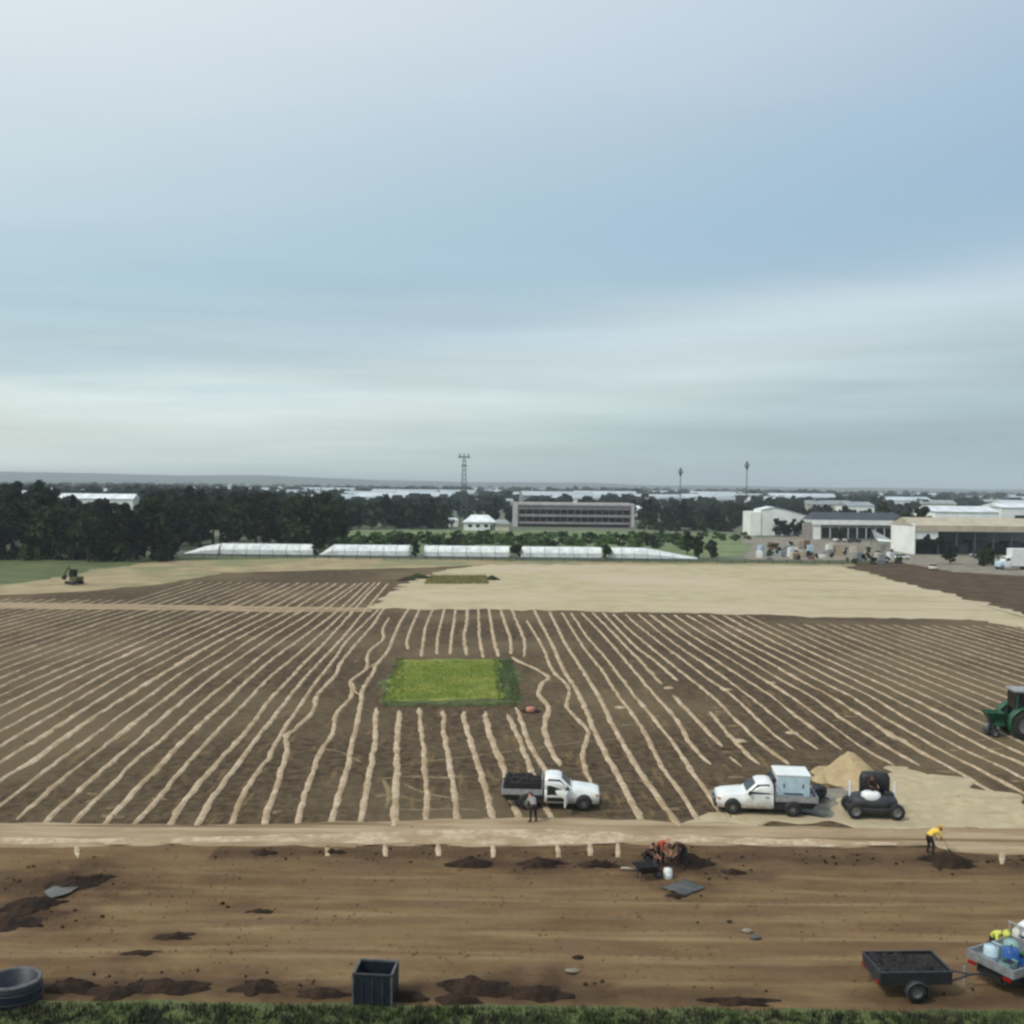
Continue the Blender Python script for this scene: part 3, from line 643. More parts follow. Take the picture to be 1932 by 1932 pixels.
# ------------------------------------------------------------------ heaps of soil and sand
def heap(name, px, py, L_, W_, h, m, label, cat='soil heap', rz=0.0, seed=0, group=None, z0=0.03, rough=.35):
    c = P(px, py); n = 26; r_ = 9; vs = []; fs = []
    if name == 'soil_heap' and py > 1600: L_ *= 1.2; W_ *= 1.35; h *= 1.3; rough = .8
    for k in range(r_ + 1):
        t = k / r_
        for i in range(n):
            a = 2 * pi * i / n
            j = 1 + rough * noise.noise(Vector((cos(a) * 1.5, sin(a) * 1.5, seed))) + .12 * noise.noise(Vector((cos(a) * 4, sin(a) * 4, seed + 3)))
            x = L_ / 2 * t * cos(a) * j; y = W_ / 2 * t * sin(a) * j
            z = h * (1 - t) ** .9 * (1 + .6 * noise.noise(Vector((x * 1.4 / max(.6, W_) * 1.6, y * 1.4, seed)))) + .10 * min(h, .5) * noise.noise(Vector((x * 5, y * 5, seed))) - (.08 if k == r_ else 0)
            vs.append((x, y, z))
    for k in range(r_):
        for i in range(n):
            j = (i + 1) % n; fs.append((k * n + i, (k + 1) * n + i, (k + 1) * n + j, k * n + j))
    o = MB().add(vs, fs, 0, True).build(name, m); o.location = (c.x, c.y, z0); o.rotation_euler = (0, 0, rz)
    return tag(o, label, cat, group)
heap('sand_mound', 1600, 1468, 4.6, 4.6, 1.35, 'mound', 'big tan sand mound behind the ride-on machine', 'sand mound', seed=3, rough=.5, z0=.05)
heap('sand_mound', 1552, 1474, 1.8, 1.4, .35, 'mound', 'low sand toe spilling left from the big tan mound', 'sand mound', seed=8, rough=.5, z0=.05)
heap('soil_heap', 893, 1634, 2.1, .8, .34, 'darksoil', 'dark soil heap below the sand strip, leftmost of four in a row', seed=1, z0=.02)
heap('soil_heap', 1020, 1634, 1.9, .7, .3, 'darksoil', 'dark soil heap below the sand strip, under the white ute', seed=2, z0=.02)
heap('soil_heap', 1122, 1636, 1.7, .6, .28, 'darksoil', 'reddish dark soil heap left of the orange shirted workers', seed=4, z0=.02)
heap('soil_heap', 1296, 1632, 2.3, 1.0, .42, 'darksoil', 'dark soil heap behind the orange shirted workers', seed=5, z0=.02)
heap('soil_heap', 1796, 1630, 2.6, 1.1, .4, 'darksoil', 'long dark heap beside the yellow shirted person', seed=6, z0=.02, rz=-.25)  # long low dark mound right of the yellow shirted figure
heap('soil_heap', 500, 1612, 1.1, .5, .2, 'darksoil', 'small dark soil heap left of the sand outlets', seed=7, z0=.02)
heap('soil_heap', 628, 1610, .8, .4, .16, 'darksoil', 'small clod of dark soil by the first sand outlet', seed=9, z0=.02)
heap('soil_heap', 60, 1712, 2.8, 1.1, .3, 'darksoil', 'dark muddy ridge at the left edge of the dirt apron', seed=10, rz=.55)
heap('soil_heap', 140, 1672, 2.3, 1.3, .32, 'darksoil', 'dark muddy ridge with a puddle, upper left of the apron', seed=11, rz=.4)
heap('soil_heap', 20, 1745, 2.2, 1.0, .22, 'darksoil', 'low dark mud smear at the left edge below the ridge', seed=12, rz=.1)
heap('soil_heap', 330, 1770, 1.7, .5, .14, 'darksoil', 'thin dark clod streak in the left part of the apron', seed=13, rz=.1)
heap('soil_heap', 265, 1802, 1.5, .45, .14, 'darksoil', 'second thin dark clod streak, nearer the camera', seed=14, rz=.1)
heap('soil_heap', 490, 1722, .9, .3, .12, 'darksoil', 'tiny dark clod alone on the left half of the apron', seed=15)
heap('soil_heap', 320, 1866, 2.6, .9, .22, 'darksoil', 'flat dark soil heap at the lawn edge, left of centre', seed=16, z0=.06)
heap('soil_heap', 485, 1868, 1.4, .8, .22, 'darksoil', 'smaller dark soil heap at the lawn edge, left of the crate', seed=17, z0=.06)
heap('soil_heap', 900, 1868, 2.6, .9, .3, 'darksoil', 'long dark soil heap at the lawn edge right of the crate', seed=18, z0=.06)
heap('soil_heap', 1010, 1880, 2.4, .6, .22, 'darksoil', 'grey brown soil tail trailing right of the long heap', seed=19, z0=.06)
heap('soil_heap', 740, 1884, 2.0, .8, .24, 'darksoil', 'dark soil heap touching the right side of the crate bin', seed=51, z0=.06)
heap('soil_heap', 610, 1880, 1.5, .6, .16, 'darksoil', 'thin dark soil streak left of the crate bin', seed=52, z0=.06)
heap('soil_heap', 215, 1878, 1.5, .7, .2, 'darksoil', 'dark soil heap second from the round tank', seed=53, z0=.06)
heap('soil_heap', 860, 1892, 1.3, .6, .18, 'darksoil', 'small dark soil heap at the left foot of the long heap', seed=54, z0=.06)
heap('soil_heap', 1400, 1895, 2.2, .5, .14, 'darksoil', 'low brown soil ridge at the lawn edge left of the trailer', seed=55, z0=.06)
heap('soil_heap', 140, 1868, 1.8, .8, .26, 'darksoil', 'dark soil heap against the round tank', seed=20, z0=.06)
heap('soil_heap', 790, 1092, 6.5, 2.6, .9, 'leaf2', 'olive heap at the left end of the far square', seed=21, z0=.1)
heap('soil_heap', 928, 1095, 3.2, 2.6, .9, 'leaf2', 'olive heap at the right end of the far square', seed=22, z0=.1)
heap('soil_heap', 768, 1096, 4.5, 2.0, .5, 'darksoil', 'brown heap beside the far square, at the end of the rows', seed=23, z0=.1)
sheet('far_square', pp((800, 1103), (920, 1103), (918, 1088), (815, 1088)), .16, 'tanbank', jit=.5, step=2)
M['olivegrass'] = mat('dry_olive_grass', (142, 136, 84), 1, c2=(122, 118, 68), scale=.5)
tufts_poly('far_square_grass', [P(800, 1103), P(922, 1103), P(918, 1088), P(812, 1088)], 2500, .3, 'olivegrass', .15)
# damp patches of soil
for i, pts in enumerate(([(-60, 1640), (120, 1620), (210, 1650), (170, 1700), (60, 1730), (0, 1760), (-60, 1770)], [(840, 1604), (1240, 1604), (1400, 1616), (1420, 1650), (1200, 1660), (860, 1648)],
            [(1720, 1618), (1960, 1620), (1960, 1652), (1760, 1648)], [(0, 1846), (520, 1842), (540, 1872), (0, 1880)], [(820, 1852), (1080, 1850), (1110, 1885), (840, 1886)])):
    pass
pud = sheet('puddle', pp((88, 1690), (118, 1672), (150, 1664), (160, 1672), (130, 1690), (100, 1700)), .17, 'water', jit=.1, step=.3, kind=None)
tag(pud, 'small grey puddle between the muddy ridges at left', 'puddle')

# ------------------------------------------------------------------ vegetation
def crown_mesh(name, R_, Hc, z0, n, size, lobes, seed, mats, flat=.85, shape='round'):
    random.seed(seed); mb = MB(); cs = []
    for i in range(lobes):
        a = U(0, 2 * pi); t = sqrt(rnd()) * .62 * R_; h = U(.12, .88)
        prof = 1 - abs(h - .42) * (1.0 if shape == 'round' else .45)
        if shape == 'cone': prof = 1.15 - h
        cs.append((Vector((t * cos(a) * prof, t * sin(a) * prof, z0 + Hc * h)), U(.3, .52) * R_ * max(.35, prof)))
    cs.append((Vector((0, 0, z0 + Hc * .45)), .6 * R_))
    for _ in range(n):
        c, r = random.choice(cs)
        d = Vector((random.gauss(0, 1), random.gauss(0, 1), random.gauss(0, 1))).normalized()
        p_ = c + Vector((d.x, d.y, d.z * flat)) * r * U(.72, 1.08)
        s = size * U(.6, 1.4)
        nrm = (d + Vector((U(-1, 1), U(-1, 1), U(-1, 1))) * .7).normalized()
        q = nrm.to_track_quat('Z', 'Y'); a = U(0, 2 * pi)
        ux = q @ Vector((cos(a), sin(a), 0)) * s; uy = q @ Vector((-sin(a), cos(a), 0)) * s * .75
        mb.add([p_ - ux, p_ - uy * .8 + nrm * s * .2, p_ + ux, p_ + uy * .8 - nrm * s * .15], [(0, 1, 2, 3)], random.randrange(len(mats)))
    return mb.mesh(name, mats)
def trunk_mesh(h, r, seed, zc):
    random.seed(seed); mb = MB()
    p0 = Vector((0, 0, -.2)); p1 = Vector((U(-.2, .2), U(-.2, .2), zc)); p2 = Vector((U(-.5, .5), U(-.5, .5), h * .8))
    mb.tube(p0, p1, r, r * .7, 7); mb.tube(p1, p2, r * .7, r * .2, 6)
    for i in range(5):
        s = p1.lerp(p2, U(0, .6)); a = 2 * pi * i / 5 + U(-.4, .4)
        mb.tube(s, s + Vector((cos(a) * h * .22, sin(a) * h * .22, h * U(.12, .25))), r * .35, r * .1, 5)
    return mb.mesh('trunk', 'bark')
def tree_proto(h, R_, n, size, lobes, seed, mats, shape='round'):
    zc = h * .05
    return (crown_mesh('crown', R_, h - zc, zc, n, size, lobes, seed, mats, shape=shape), trunk_mesh(h, .028 * h, seed, h * .25))
NEAR = [tree_proto(15, 5.2, 2600, .42, 12, 1, ['leaf', 'leaf', 'leaf2']), tree_proto(14, 5.8, 2800, .42, 14, 2, ['leaf', 'leaf2']),
        tree_proto(18, 4.6, 2600, .42, 14, 3, ['leaf'], 'tall'), tree_proto(16, 3.2, 1900, .38, 12, 4, ['leaf'], 'cone'), tree_proto(13, 6.2, 2600, .45, 11, 5, ['leaf2', 'leaf'])]
FARP = [tree_proto(14, 5.4, 620, .95, 10, 11, ['leaf', 'leaf2']), tree_proto(13, 6.0, 650, .95, 10, 12, ['leaf']), tree_proto(16, 4.2, 520, .85, 10, 13, ['leaf'], 'tall'), tree_proto(15, 2.8, 400, .8, 9, 14, ['leaf'], 'cone')]
BUSH = [crown_mesh('crown', 1.0, 1.5, .1, 420, .13, 7, 21, ['leaf3', 'leaf']), crown_mesh('crown', 1.3, 1.3, .05, 420, .15, 7, 22, ['leaf', 'leaf2']), crown_mesh('crown', .9, 2.0, .1, 420, .13, 7, 23, ['leaf']), crown_mesh('crown', 1.3, 1.4, .05, 420, .15, 7, 24, ['leaf3', 'leaf3', 'longg'])]
random.seed(99)
def tree(proto, x, y, s, label, group, name='tree', z=0.0, sz=1.0):
    e = empty(name, (x, y, z), U(0, 6.28), label, 'tree', group, 1.0); e.scale = (s, s, s * sz)
    link('crown', proto[0], e); link('trunk', proto[1], e); return e
# dense wood left of the field
cnt = 0
tries = []
for _ in range(4000):
    x = U(-190, -28); y = U(214, 330); px = x / y * F + 966
    edge = 218 if px < 318 else 256
    if y < edge or px > 640 or px < -330: continue
    if any((x - a) ** 2 + (y - b) ** 2 < (4.3 + .018 * (y - 214)) ** 2 * 1.4 for a, b in tries): continue
    tries.append((x, y)); cnt += 1
    if cnt >= 138: break
for i, (x, y) in enumerate(sorted(tries, key=lambda q: q[1])):
    pr = random.choice(NEAR[:3] + NEAR[:2] + NEAR[3:]); px = x / y * F + 966
    s = U(.9, 1.14) * (1.0 if px > 160 else 1.1)
    front = y < 226
    if 100 < px < 275: s *= .82
    s *= .86 if (pr is NEAR[2]) else 1
    kd = ('broad', 'spreading', 'tall', 'narrow pointed', 'low wide')[NEAR.index(pr)]
    where = 'at the left frame edge' if px < 90 else 'before the long white roof' if px < 280 else 'left of the first greenhouse' if px < 345 else 'behind the first greenhouses' if px < 480 else 'at the right end of the left wood'
    row = 'front row' if front else 'back rows'
    tree(pr, x, y, s, '%s dark tree in the %s %s' % (kd, row, where), '%s trees, %s, %s' % (kd, row, where))
# belt of trees beyond the meadow
tries = []
for _ in range(9000):
    px = U(480, 1990); y = U(403, 500) if px < 1360 else U(420, 640)
    x = (px - 966) / F * y
    if 940 < px < 1215 and y < 465: continue
    if 840 < px < 965 and y < 430: continue
    if 1390 < px < 1720 and y < 430: continue
    if any((x - a) ** 2 + (y - b) ** 2 < 40 for a, b in tries): continue
    if px > 1720 and rnd() < .55: continue
    if px > 1560 and rnd() < .3: continue
    tries.append((x, y))
    if len(tries) >= 175: break
for x, y in tries:
    pr = random.choice(FARP); s = U(.62, .9) * (.82 if pr is FARP[2] else 1)
    px = x / y * F + 966
    if px > 1250: s *= .85
    kd = ('broad', 'spreading', 'tall', 'narrow pointed')[FARP.index(pr)]
    where = ('beyond the second greenhouse' if px < 620 else 'beyond the meadow, left of the lattice tower' if px < 870 else 'behind the white house' if px < 965 else 'behind the long two storey building' if px < 1210
             else 'between the long building and the white barn' if px < 1400 else 'behind the white barn' if px < 1540 else 'behind the dark roofed building' if px < 1725 else 'behind the beige shed')
    tree(pr, x, y, s, '%s dark tree %s' % (kd, where), '%s trees %s' % (kd, where))
# a few trees that stand out
for px, Y, s, pr in ((655, 392, .85, 0), (678, 396, .9, 1), (702, 390, .85, 0), (728, 398, .9, 2), (640, 386, .8, 3), (752, 400, .9, 1), (778, 396, .85, 0), (806, 402, .9, 1), (628, 380, .8, 1)):
    q = col_at(px, Y); tree(FARP[pr], q.x, q.y, s, 'dark tree at the front of the belt above the second greenhouse', 'trees at the front of the belt above the second greenhouse')
for px, Y, s, pr, lab in ((1480, 372, .42, NEAR[0], 'dark round tree against the white barn front'), (1506, 372, .38, NEAR[1], 'lower dark tree at the right end of the white barn front'), (1584, 330, .4, NEAR[1], 'dark tree before the left part of the glass front'),
                   (1795, 238, .3, NEAR[0], 'dark bushy tree on the gravel before the beige shed'), (1858, 232, .3, NEAR[4], 'dark spreading tree by the box truck'),(1290 + 0, 425, 1.0, FARP[1], 'broad dark tree right of the long two storey building'),
                   (1740, 300, .92, NEAR[0], 'big dark tree between the dark roofed building and the beige shed'),
                   (1712, 330, .8, NEAR[4], 'dark tree beside the right end of the dark roofed building'),
                   (1665, 420, .95, FARP[0], 'tree rising behind the dark roofed building'),
                   (1600, 450, .9, FARP[1], 'rounded tree behind the middle of the dark roofed building'),
                   (975, 240, .32, NEAR[1], 'small tree in the gap left of the fourth white greenhouse'),
                   (1320, 246, .42, NEAR[0], 'bushy small tree at the right end of the last white greenhouse'),
                   (1345, 252, .36, NEAR[4], 'low spreading tree just right of the greenhouses'),
                   (785, 242, .3, NEAR[0], 'small tree in the gap between the second and third greenhouses'),
                   (595, 240, .3, NEAR[2], 'small upright tree in the gap right of the first long greenhouse'),
                   (1145, 243, .3, NEAR[1], 'small tree in the gap before the last white greenhouse'),
                   (1298, 265, .45, NEAR[0], 'dark round bush behind the last white greenhouse')):
    q = col_at(px, Y); tree(pr, q.x, q.y, s, lab, None)
def bush(px, py, s, label, group=None, k=None, sz=1.0):
    q = P(px, py); o = link('bush', BUSH[k if k is not None else random.randrange(3)]); o.location = (q.x, q.y, .02); o.rotation_euler = (0, 0, U(0, 6)); o.scale = (s, s, s * sz)
    return tag(o, label, 'bush', group)
for i in range(92):
    px = U(600, 1395); y = U(401, 418)
    if 845 < px < 1212: continue
    q = col_at(px, y); o = link('bush', BUSH[i % 3]); o.location = q; o.rotation_euler = (0, 0, U(0, 6)); s_ = U(2.6, 4.2); o.scale = (s_, s_, s_ * .9)
    tag(o, 'dark undergrowth bush at the foot of the belt beyond the meadow', 'bush', 'undergrowth at the foot of the tree belt')
for i in range(30):
    q = col_at(U(-20, 335), U(219, 226)); o = link('bush', BUSH[i % 3]); o.location = q; o.rotation_euler = (0, 0, U(0, 6)); s_ = U(1.6, 2.8); o.scale = (s_, s_, s_)
    tag(o, 'dark undergrowth bush between the trunks of the left wood', 'bush', 'undergrowth of the left wood')
for px in range(560, 1320, 10):
    bush(px + U(-6, 6), 1028 + U(-7, 9), U(1.9, 3.1), 'dark green bush in the hedge behind the white greenhouses', 'hedge behind the greenhouses', (0, 3, 1)[int(rnd() * 3)], .75)
for px in range(600, 1420, 12):
    bush(px + U(-6, 6), 1016 + U(-5, 5), U(1.4, 2.6), 'mid green bush in the second hedge row on the meadow', 'second hedge row on the meadow', (0, 3)[int(rnd() * 2)], .6)
for i in range(34):
    px = U(1440, 1700); bush(px, 1034 + (px - 1440) * .06 + U(-4, 22), U(.6, 1.3), 'small green bush growing among the stores in the yard', 'bushes in the storage yard')
for i in range(16):
    bush(U(-10, 340), 1056 + U(-3, 3), U(.9, 2.0), 'low bush along the foot of the left wood', 'bushes at the foot of the left wood')
bush(1793, 1066, 2.9, 'dark shrub on the gravel left of the truck', None, 2); bush(1862, 1066, 2.8, 'dark rounded shrub in front of the truck bonnet', None, 1)
for x, s_ in ((1468, 2.6), (1490, 2.2), (1512, 2.4), (1560, 2.6), (1585, 2.8), (1742, 2.2), (1765, 2.4)):
    bush(x, 1012 if x < 1600 else 1046, s_ * 1.35, 'dark shrub against the front of the buildings at right', 'shrubs against the right hand buildings', 2)
# distant woodland: one mass of crowns
random.seed(5)
mb = MB()
for _ in range(2600):
    Y = 620 * (3200 / 620) ** (rnd() ** .8); x = U(-.62, .62) * Y; hgt = U(4.5, 9.5) * (1.0 if Y < 1300 else 1.3); r = U(4, 9) * (1 + Y / 4000)
    if noise.noise(Vector((x / 260, Y / 260, 1))) < -.22: continue
    if x / Y > .36 and rnd() < .6: continue
    for q in range(9):
        a = U(0, 2 * pi); c = Vector((x + cos(a) * r * .6 * rnd(), Y + sin(a) * r * .6, hgt * U(.45, .85))); rr = r * U(.3, .5)
        for t in range(5):
            d = Vector((random.gauss(0, 1), random.gauss(0, 1), random.gauss(0, 1))).normalized(); p_ = c + d * rr; s = rr * .75
            qn = (d + Vector((U(-1, 1), U(-1, 1), U(-1, 1))) * .5).normalized().to_track_quat('Z', 'Y')
            mb.add([p_ + qn @ Vector(v) * s for v in ((-1, -.6, 0), (1, -.7, .1), (.8, .7, 0), (-.9, .6, .1))], [(0, 1, 2, 3)], 0)
for _ in range(560):
    px = U(-60, 640) ; Y = 380 * (1500 / 380) ** rnd(); x = (px - 966) / F * Y
    if 90 < px < 280 and Y < 620: continue
    hgt = U(11, 15.8) * (1 if px < 480 else .85)
    for q in range(9):
        a = U(0, 2 * pi); r = U(3.5, 6); c = Vector((x + cos(a) * r * .6 * rnd(), Y + sin(a) * r * .6, hgt * U(.3, .88))); rr = r * U(.3, .5)
        for t in range(8):
            d = Vector((random.gauss(0, 1), random.gauss(0, 1), random.gauss(0, 1))).normalized(); p_ = c + d * rr; s_ = rr * .5
            qn = (d + Vector((U(-1, 1), U(-1, 1), U(-1, 1))) * .5).normalized().to_track_quat('Z', 'Y')
            mb.add([p_ + qn @ Vector(v) * s_ for v in ((-1, -.6, 0), (1, -.7, .1), (.8, .7, 0), (-.9, .6, .1))], [(0, 1, 2, 3)], 0)
o = mb.build('distant_woodland', 'leaf'); tag(o, 'far belt of dark trees spread between the distant sheds', kind='stuff')
# hills
def hill_z(x, y):
    d = (y - 3600) / 2400
    if d < 0: return -2
    a = 34 + 20 * max(-.6, -x / 2000) + 26 * fbm(x, y, .0011, 4, 3)
    return max(0, a) * min(1, d * 1.6)
grid('hills', -5600, 5600, 3500, 7600, 70, hill_z, 'hill', resy=200)

# ------------------------------------------------------------------ buildings
def shed_mesh(w_, d_, h_, rh, roof, wall, doors=3):
    mb = MB()
    x, y = w_ / 2, d_ / 2
    mb.add([(-x, -y, 0), (x, -y, 0), (x, y, 0), (-x, y, 0), (-x, -y, h_), (x, -y, h_), (x, y, h_), (-x, y, h_), (-x, 0, h_ + rh), (x, 0, h_ + rh)],
           [(0, 1, 5, 4), (1, 2, 6, 9, 5), (2, 3, 7, 6), (3, 0, 4, 8, 7)], 0)
    e = .5
    mb.add([(-x - e, -y - e, h_ - .1), (x + e, -y - e, h_ - .1), (x + e, 0, h_ + rh + .15), (-x - e, 0, h_ + rh + .15), (x + e, y + e, h_ - .1), (-x - e, y + e, h_ - .1)],
           [(0, 1, 2, 3), (3, 2, 4, 5)], 1)
    for i in range(doors):
        cx = -x + w_ * (i + .5) / doors; mb.box((cx, -y - .02, h_ * .38), (w_ / doors * .45, .1, h_ * .7), 2)
    return mb.mesh('shed', [wall, roof, 'darkin'])
SH = [shed_mesh(46, 24, 7, 2.6, 'farroof', 'wallwhite'), shed_mesh(30, 18, 6, 2.2, 'roofgrey', 'wallcream'), shed_mesh(64, 30, 8, 3, 'farroof', 'roofgrey', 5),
      shed_mesh(14, 10, 4, 2.2, 'rooftile', 'wallcream', 2), shed_mesh(15, 10, 3.6, 2, 'roofgrey', 'wallwhite', 2)]
LAB = ['long white industrial shed in the far suburb', 'mid sized grey roofed shed in the far suburb', 'very long pale warehouse in the far suburb', 'brown roofed house in the far suburb', 'small grey roofed house in the far suburb']
GRP = ['long white sheds far off', 'grey roofed sheds far off', 'long pale warehouses far off', 'brown roofed houses far off', 'grey roofed houses far off']
random.seed(31)
pl = []
for _ in range(3000):
    Y = 680 * (3000 / 680) ** (rnd() ** .75); x = U(-.56, .56) * Y
    if any(abs(x - a) < 44 and abs(Y - b) < 45 for a, b in pl): continue
    pl.append((x, Y))
    if len(pl) >= 125: break
for x, Y in pl:
    k = random.choice((0, 1, 1, 2, 3, 3, 3, 4, 4) if Y < 1500 else (0, 1, 1, 2, 4))
    o = link('far_house' if k > 2 else 'far_shed', SH[k]); o.location = (x, Y, 0); o.rotation_euler = (0, 0, U(-.5, .5)); o.scale = (1, 1, U(.8, 1.1))
    tag(o, LAB[k], 'house' if k > 2 else 'shed', GRP[k])
for px, Y, k in ((672, 800, 1), (700, 900, 0), (735, 760, 0), (765, 980, 2), (800, 850, 0), (838, 1000, 2), (1012, 1000, 0), (1050, 900, 2), (1095, 820, 0), (1140, 1050, 2), (1212, 780, 1), (1240, 900, 0), (1330, 1000, 0), (1375, 900, 1),
                 (1465, 820, 0), (1510, 1000, 2), (1560, 700, 1), (1350, 1250, 2), (560, 1000, 0), (480, 900, 1), (400, 1100, 0), (330, 900, 1), (1700, 900, 0), (1760, 800, 1), (620, 1200, 2)):
    o = link('far_shed', SH[k]); q = col_at(px, Y); o.location = q; o.rotation_euler = (0, 0, U(-.15, .15)); o.scale = (1, 1, 1.15); tag(o, LAB[k], 'shed', GRP[k])
# sheds one can point to
for px, Y, w_, h_, lab, dz in ((187, 520, 38, 3.0, 'long white roof showing among the trees of the left wood', 5.6), (38, 560, 11, 3.4, 'small pale roof at the far left among the treetops', 6.0),
                   (1180, 640, 26, 3, 'pale shed roof above the right end of the long building', 0), (910, 700, 10, 5, 'small bright white shed above the white house', 0)):
    e = empty('shed', col_at(px, Y), 0, lab, 'shed')
    H0 = h_ + dz
    MB().box((0, 0, H0 / 2), (w_, 9, H0)).build('wall', 'wallwhite', e)
    MB().add([(-w_ / 2 - .4, -5, H0 + .02), (w_ / 2 + .4, -5, H0 + .02), (w_ / 2 + .4, 0, H0 + 2.6), (-w_ / 2 - .4, 0, H0 + 2.6), (w_ / 2 + .4, 5, H0 + .02), (-w_ / 2 - .4, 5, H0 + .02)], [(0, 1, 2, 3), (3, 2, 4, 5), (0, 3, 5), (1, 4, 2)]).build('roof', 'roofwhite', e)

# five long white greenhouses along the far side
def greenhouse(x0, x1, lab, slant=0.0):
    Y = 243.0; a = (x0 - 966) / F * Y; b = (x1 - 966) / F * Y; L_ = b - a; D = 7.0
    e = empty('greenhouse', ((a + b) / 2, Y + D / 2, .0), 0, lab, 'greenhouse', 'white greenhouses along the far side'); e.scale = (1, 1, .84)
    mb = MB(); h = 2.6; r = 1.05
    n = max(2, int(L_ / 3)); X0 = -L_ / 2
    for i in range(n):
        p0 = X0 + L_ * i / n + .05; p1 = X0 + L_ * (i + 1) / n - .05
        pm = MB(); prof = [(-D / 2, 0.25), (-D / 2, 1.7), (-D / 2 + .7, h), (-D / 4, h + r * .5), (0, h + r * .62), (D / 4, h + r * .5), (D / 2 - .7, h), (D / 2, 1.7), (D / 2, .25)]
        vs = []; s0 = slant * (1 - (i) / n) if slant > 0 else 0
        for xx in (p0, p1):
            t = (xx - X0) / L_
            k = 1.0
            if slant > 0: k = min(1, .15 + t * 1.0 / slant)
            if slant < 0: k = min(1, .15 + (1 - t) / -slant)
            vs += [(xx, y_, z_ * k) for y_, z_ in prof]
        m_ = len(prof); fs = [(j, m_ + j, m_ + j + 1, j + 1) for j in range(m_ - 1)]
        pm.add(vs, fs + [tuple(range(m_)), tuple(range(2 * m_ - 1, m_ - 1, -1))], 0)
        pm.build('film_panel', 'poly', e)
    for i in range(n + 1):
        xx = X0 + L_ * i / n; t = i / n; k = 1.0
        if slant > 0: k = min(1, .15 + t / slant)
        if slant < 0: k = min(1, .15 + (1 - t) / -slant)
        MB().box((xx, -D / 2 - .04, .9 * k), (.05, .05, 1.8 * k)).build('post', 'alu', e)
    MB().box((0, -D / 2 - .05, .16), (L_, .06, .3)).build('base_board', 'steel', e)
greenhouse(345, 412, 'short white greenhouse tapering at its left end, leftmost', .9)
greenhouse(415, 590, 'long white greenhouse second from the left')
greenhouse(602, 772, 'long white greenhouse left of the middle gap tree', .12)
greenhouse(800, 962, 'long white greenhouse in front of the white house')
greenhouse(975, 1137, 'long white greenhouse in front of the long two storey building')
greenhouse(1150, 1320, 'long white greenhouse tapering at its right end, rightmost', -.7)

# long two storey building
Y = 432; x0, x1 = (968 - 966) / F * Y, (1197 - 966) / F * Y; W_ = x1 - x0; Hb = 10.4
e = empty('long_building', ((x0 + x1) / 2, Y + 6, 0), 0, 'long pinkish grey two storey building with dark window bands', 'building')
MB().box((0, 0, Hb / 2 - .6), (W_ - 2.2, 11.4, Hb - 1.2)).build('wall', 'pinkgrey', e)
MB().box((-W_ / 2 + .9, -.4, Hb / 2), (2.2, 12.6, Hb)).build('end_wall', 'parapet', e)
MB().box((W_ / 2 - .7, -.4, Hb / 2), (1.4, 12.6, Hb - .3)).build('end_wall', 'parapet', e)
MB().box((0.4, -.3, Hb - .55), (W_ - 3.4, 12.4, 1.1)).build('parapet', 'parapet', e)
for z in (6.2, 3.0):
    MB().box((.2, -6.35, z + 1.55), (W_ - 3.8, 1.2, .35)).build('balcony_slab', 'concrete', e)
    MB().box((.2, -6.0, z - 1.25), (W_ - 3.8, .5, .95)).build('spandrel', 'pinkgrey', e)
nw = 16
for z in (6.4, 3.2):
    for i in range(nw):
        xx = -W_ / 2 + 2.6 + (W_ - 4.6) * (i + .5) / nw; wd = (W_ - 4.6) / nw
        wv = MB().box((xx, -5.74, z), (wd * .84, .12, 1.9)).build('window', 'glass', e)
        MB().box((xx + wd * .5, -5.80, z), (.16, .28, 2.1)).build('mullion', 'concrete', e)
MB().box((0, -5.75, .9), (W_ - 4.8, .2, 1.7)).build('ground_floor_opening', 'darkin', e)

# white house with hipped roofs
q = P(905, 1000); e = empty('white_house', (q.x, q.y, 0), 0, 'white hip roofed house left of the long building', 'house')
s = q.y / F
def hip(mbw, cx, cy, w_, d_, h0, h1, ov=.6, ridge=.5):
    x, y = w_ / 2 + ov, d_ / 2 + ov; r = x * ridge
    return mbw.add([(cx - x, cy - y, h0), (cx + x, cy - y, h0), (cx + x, cy + y, h0), (cx - x, cy + y, h0), (cx - r, cy, h1), (cx + r, cy, h1)], [(0, 1, 5, 4), (1, 2, 5), (2, 3, 4, 5), (3, 0, 4)])
MB().box((0, 0, 1.6), (12, 8, 3.2)).build('wall', 'wallwhite', e); hip(MB(), 0, 0, 12, 8, 3.2, 6.0).build('roof', 'roofwhite', e)
MB().box((8.4, -1, 1.3), (6, 6, 2.6)).build('wing_wall', 'wallcream', e); hip(MB(), 8.4, -1, 6, 6, 2.6, 4.2).build('wing_roof', 'roofgrey', e)
for xx in (-3.6, -.6, 2.6): MB().box((xx, -4.02, 1.8), (1.4, .1, 1.2)).build('window', 'glass', e)
MB().box((4.7, -4.02, 1.1), (1.0, .1, 2.1)).build('door', 'roofdark', e)
for px, py, w_, lab in ((853, 993, 5, 'small white hut left of the white house'), (757, 982, 4, 'tiny white hut among the trees left of the tower')):
    q = P(px, py); e = empty('hut', (q.x, q.y, 0), 0, lab, 'hut')
    MB().box((0, 0, 1.3), (w_, 4, 2.6)).build('wall', 'wallwhite', e); hip(MB(), 0, 0, w_, 4, 2.6, 3.6, .3).build('roof', 'roofwhite', e)
    MB().box((0, -2.02, 1.0), (.9, .1, 2.0)).build('door', 'roofdark', e)

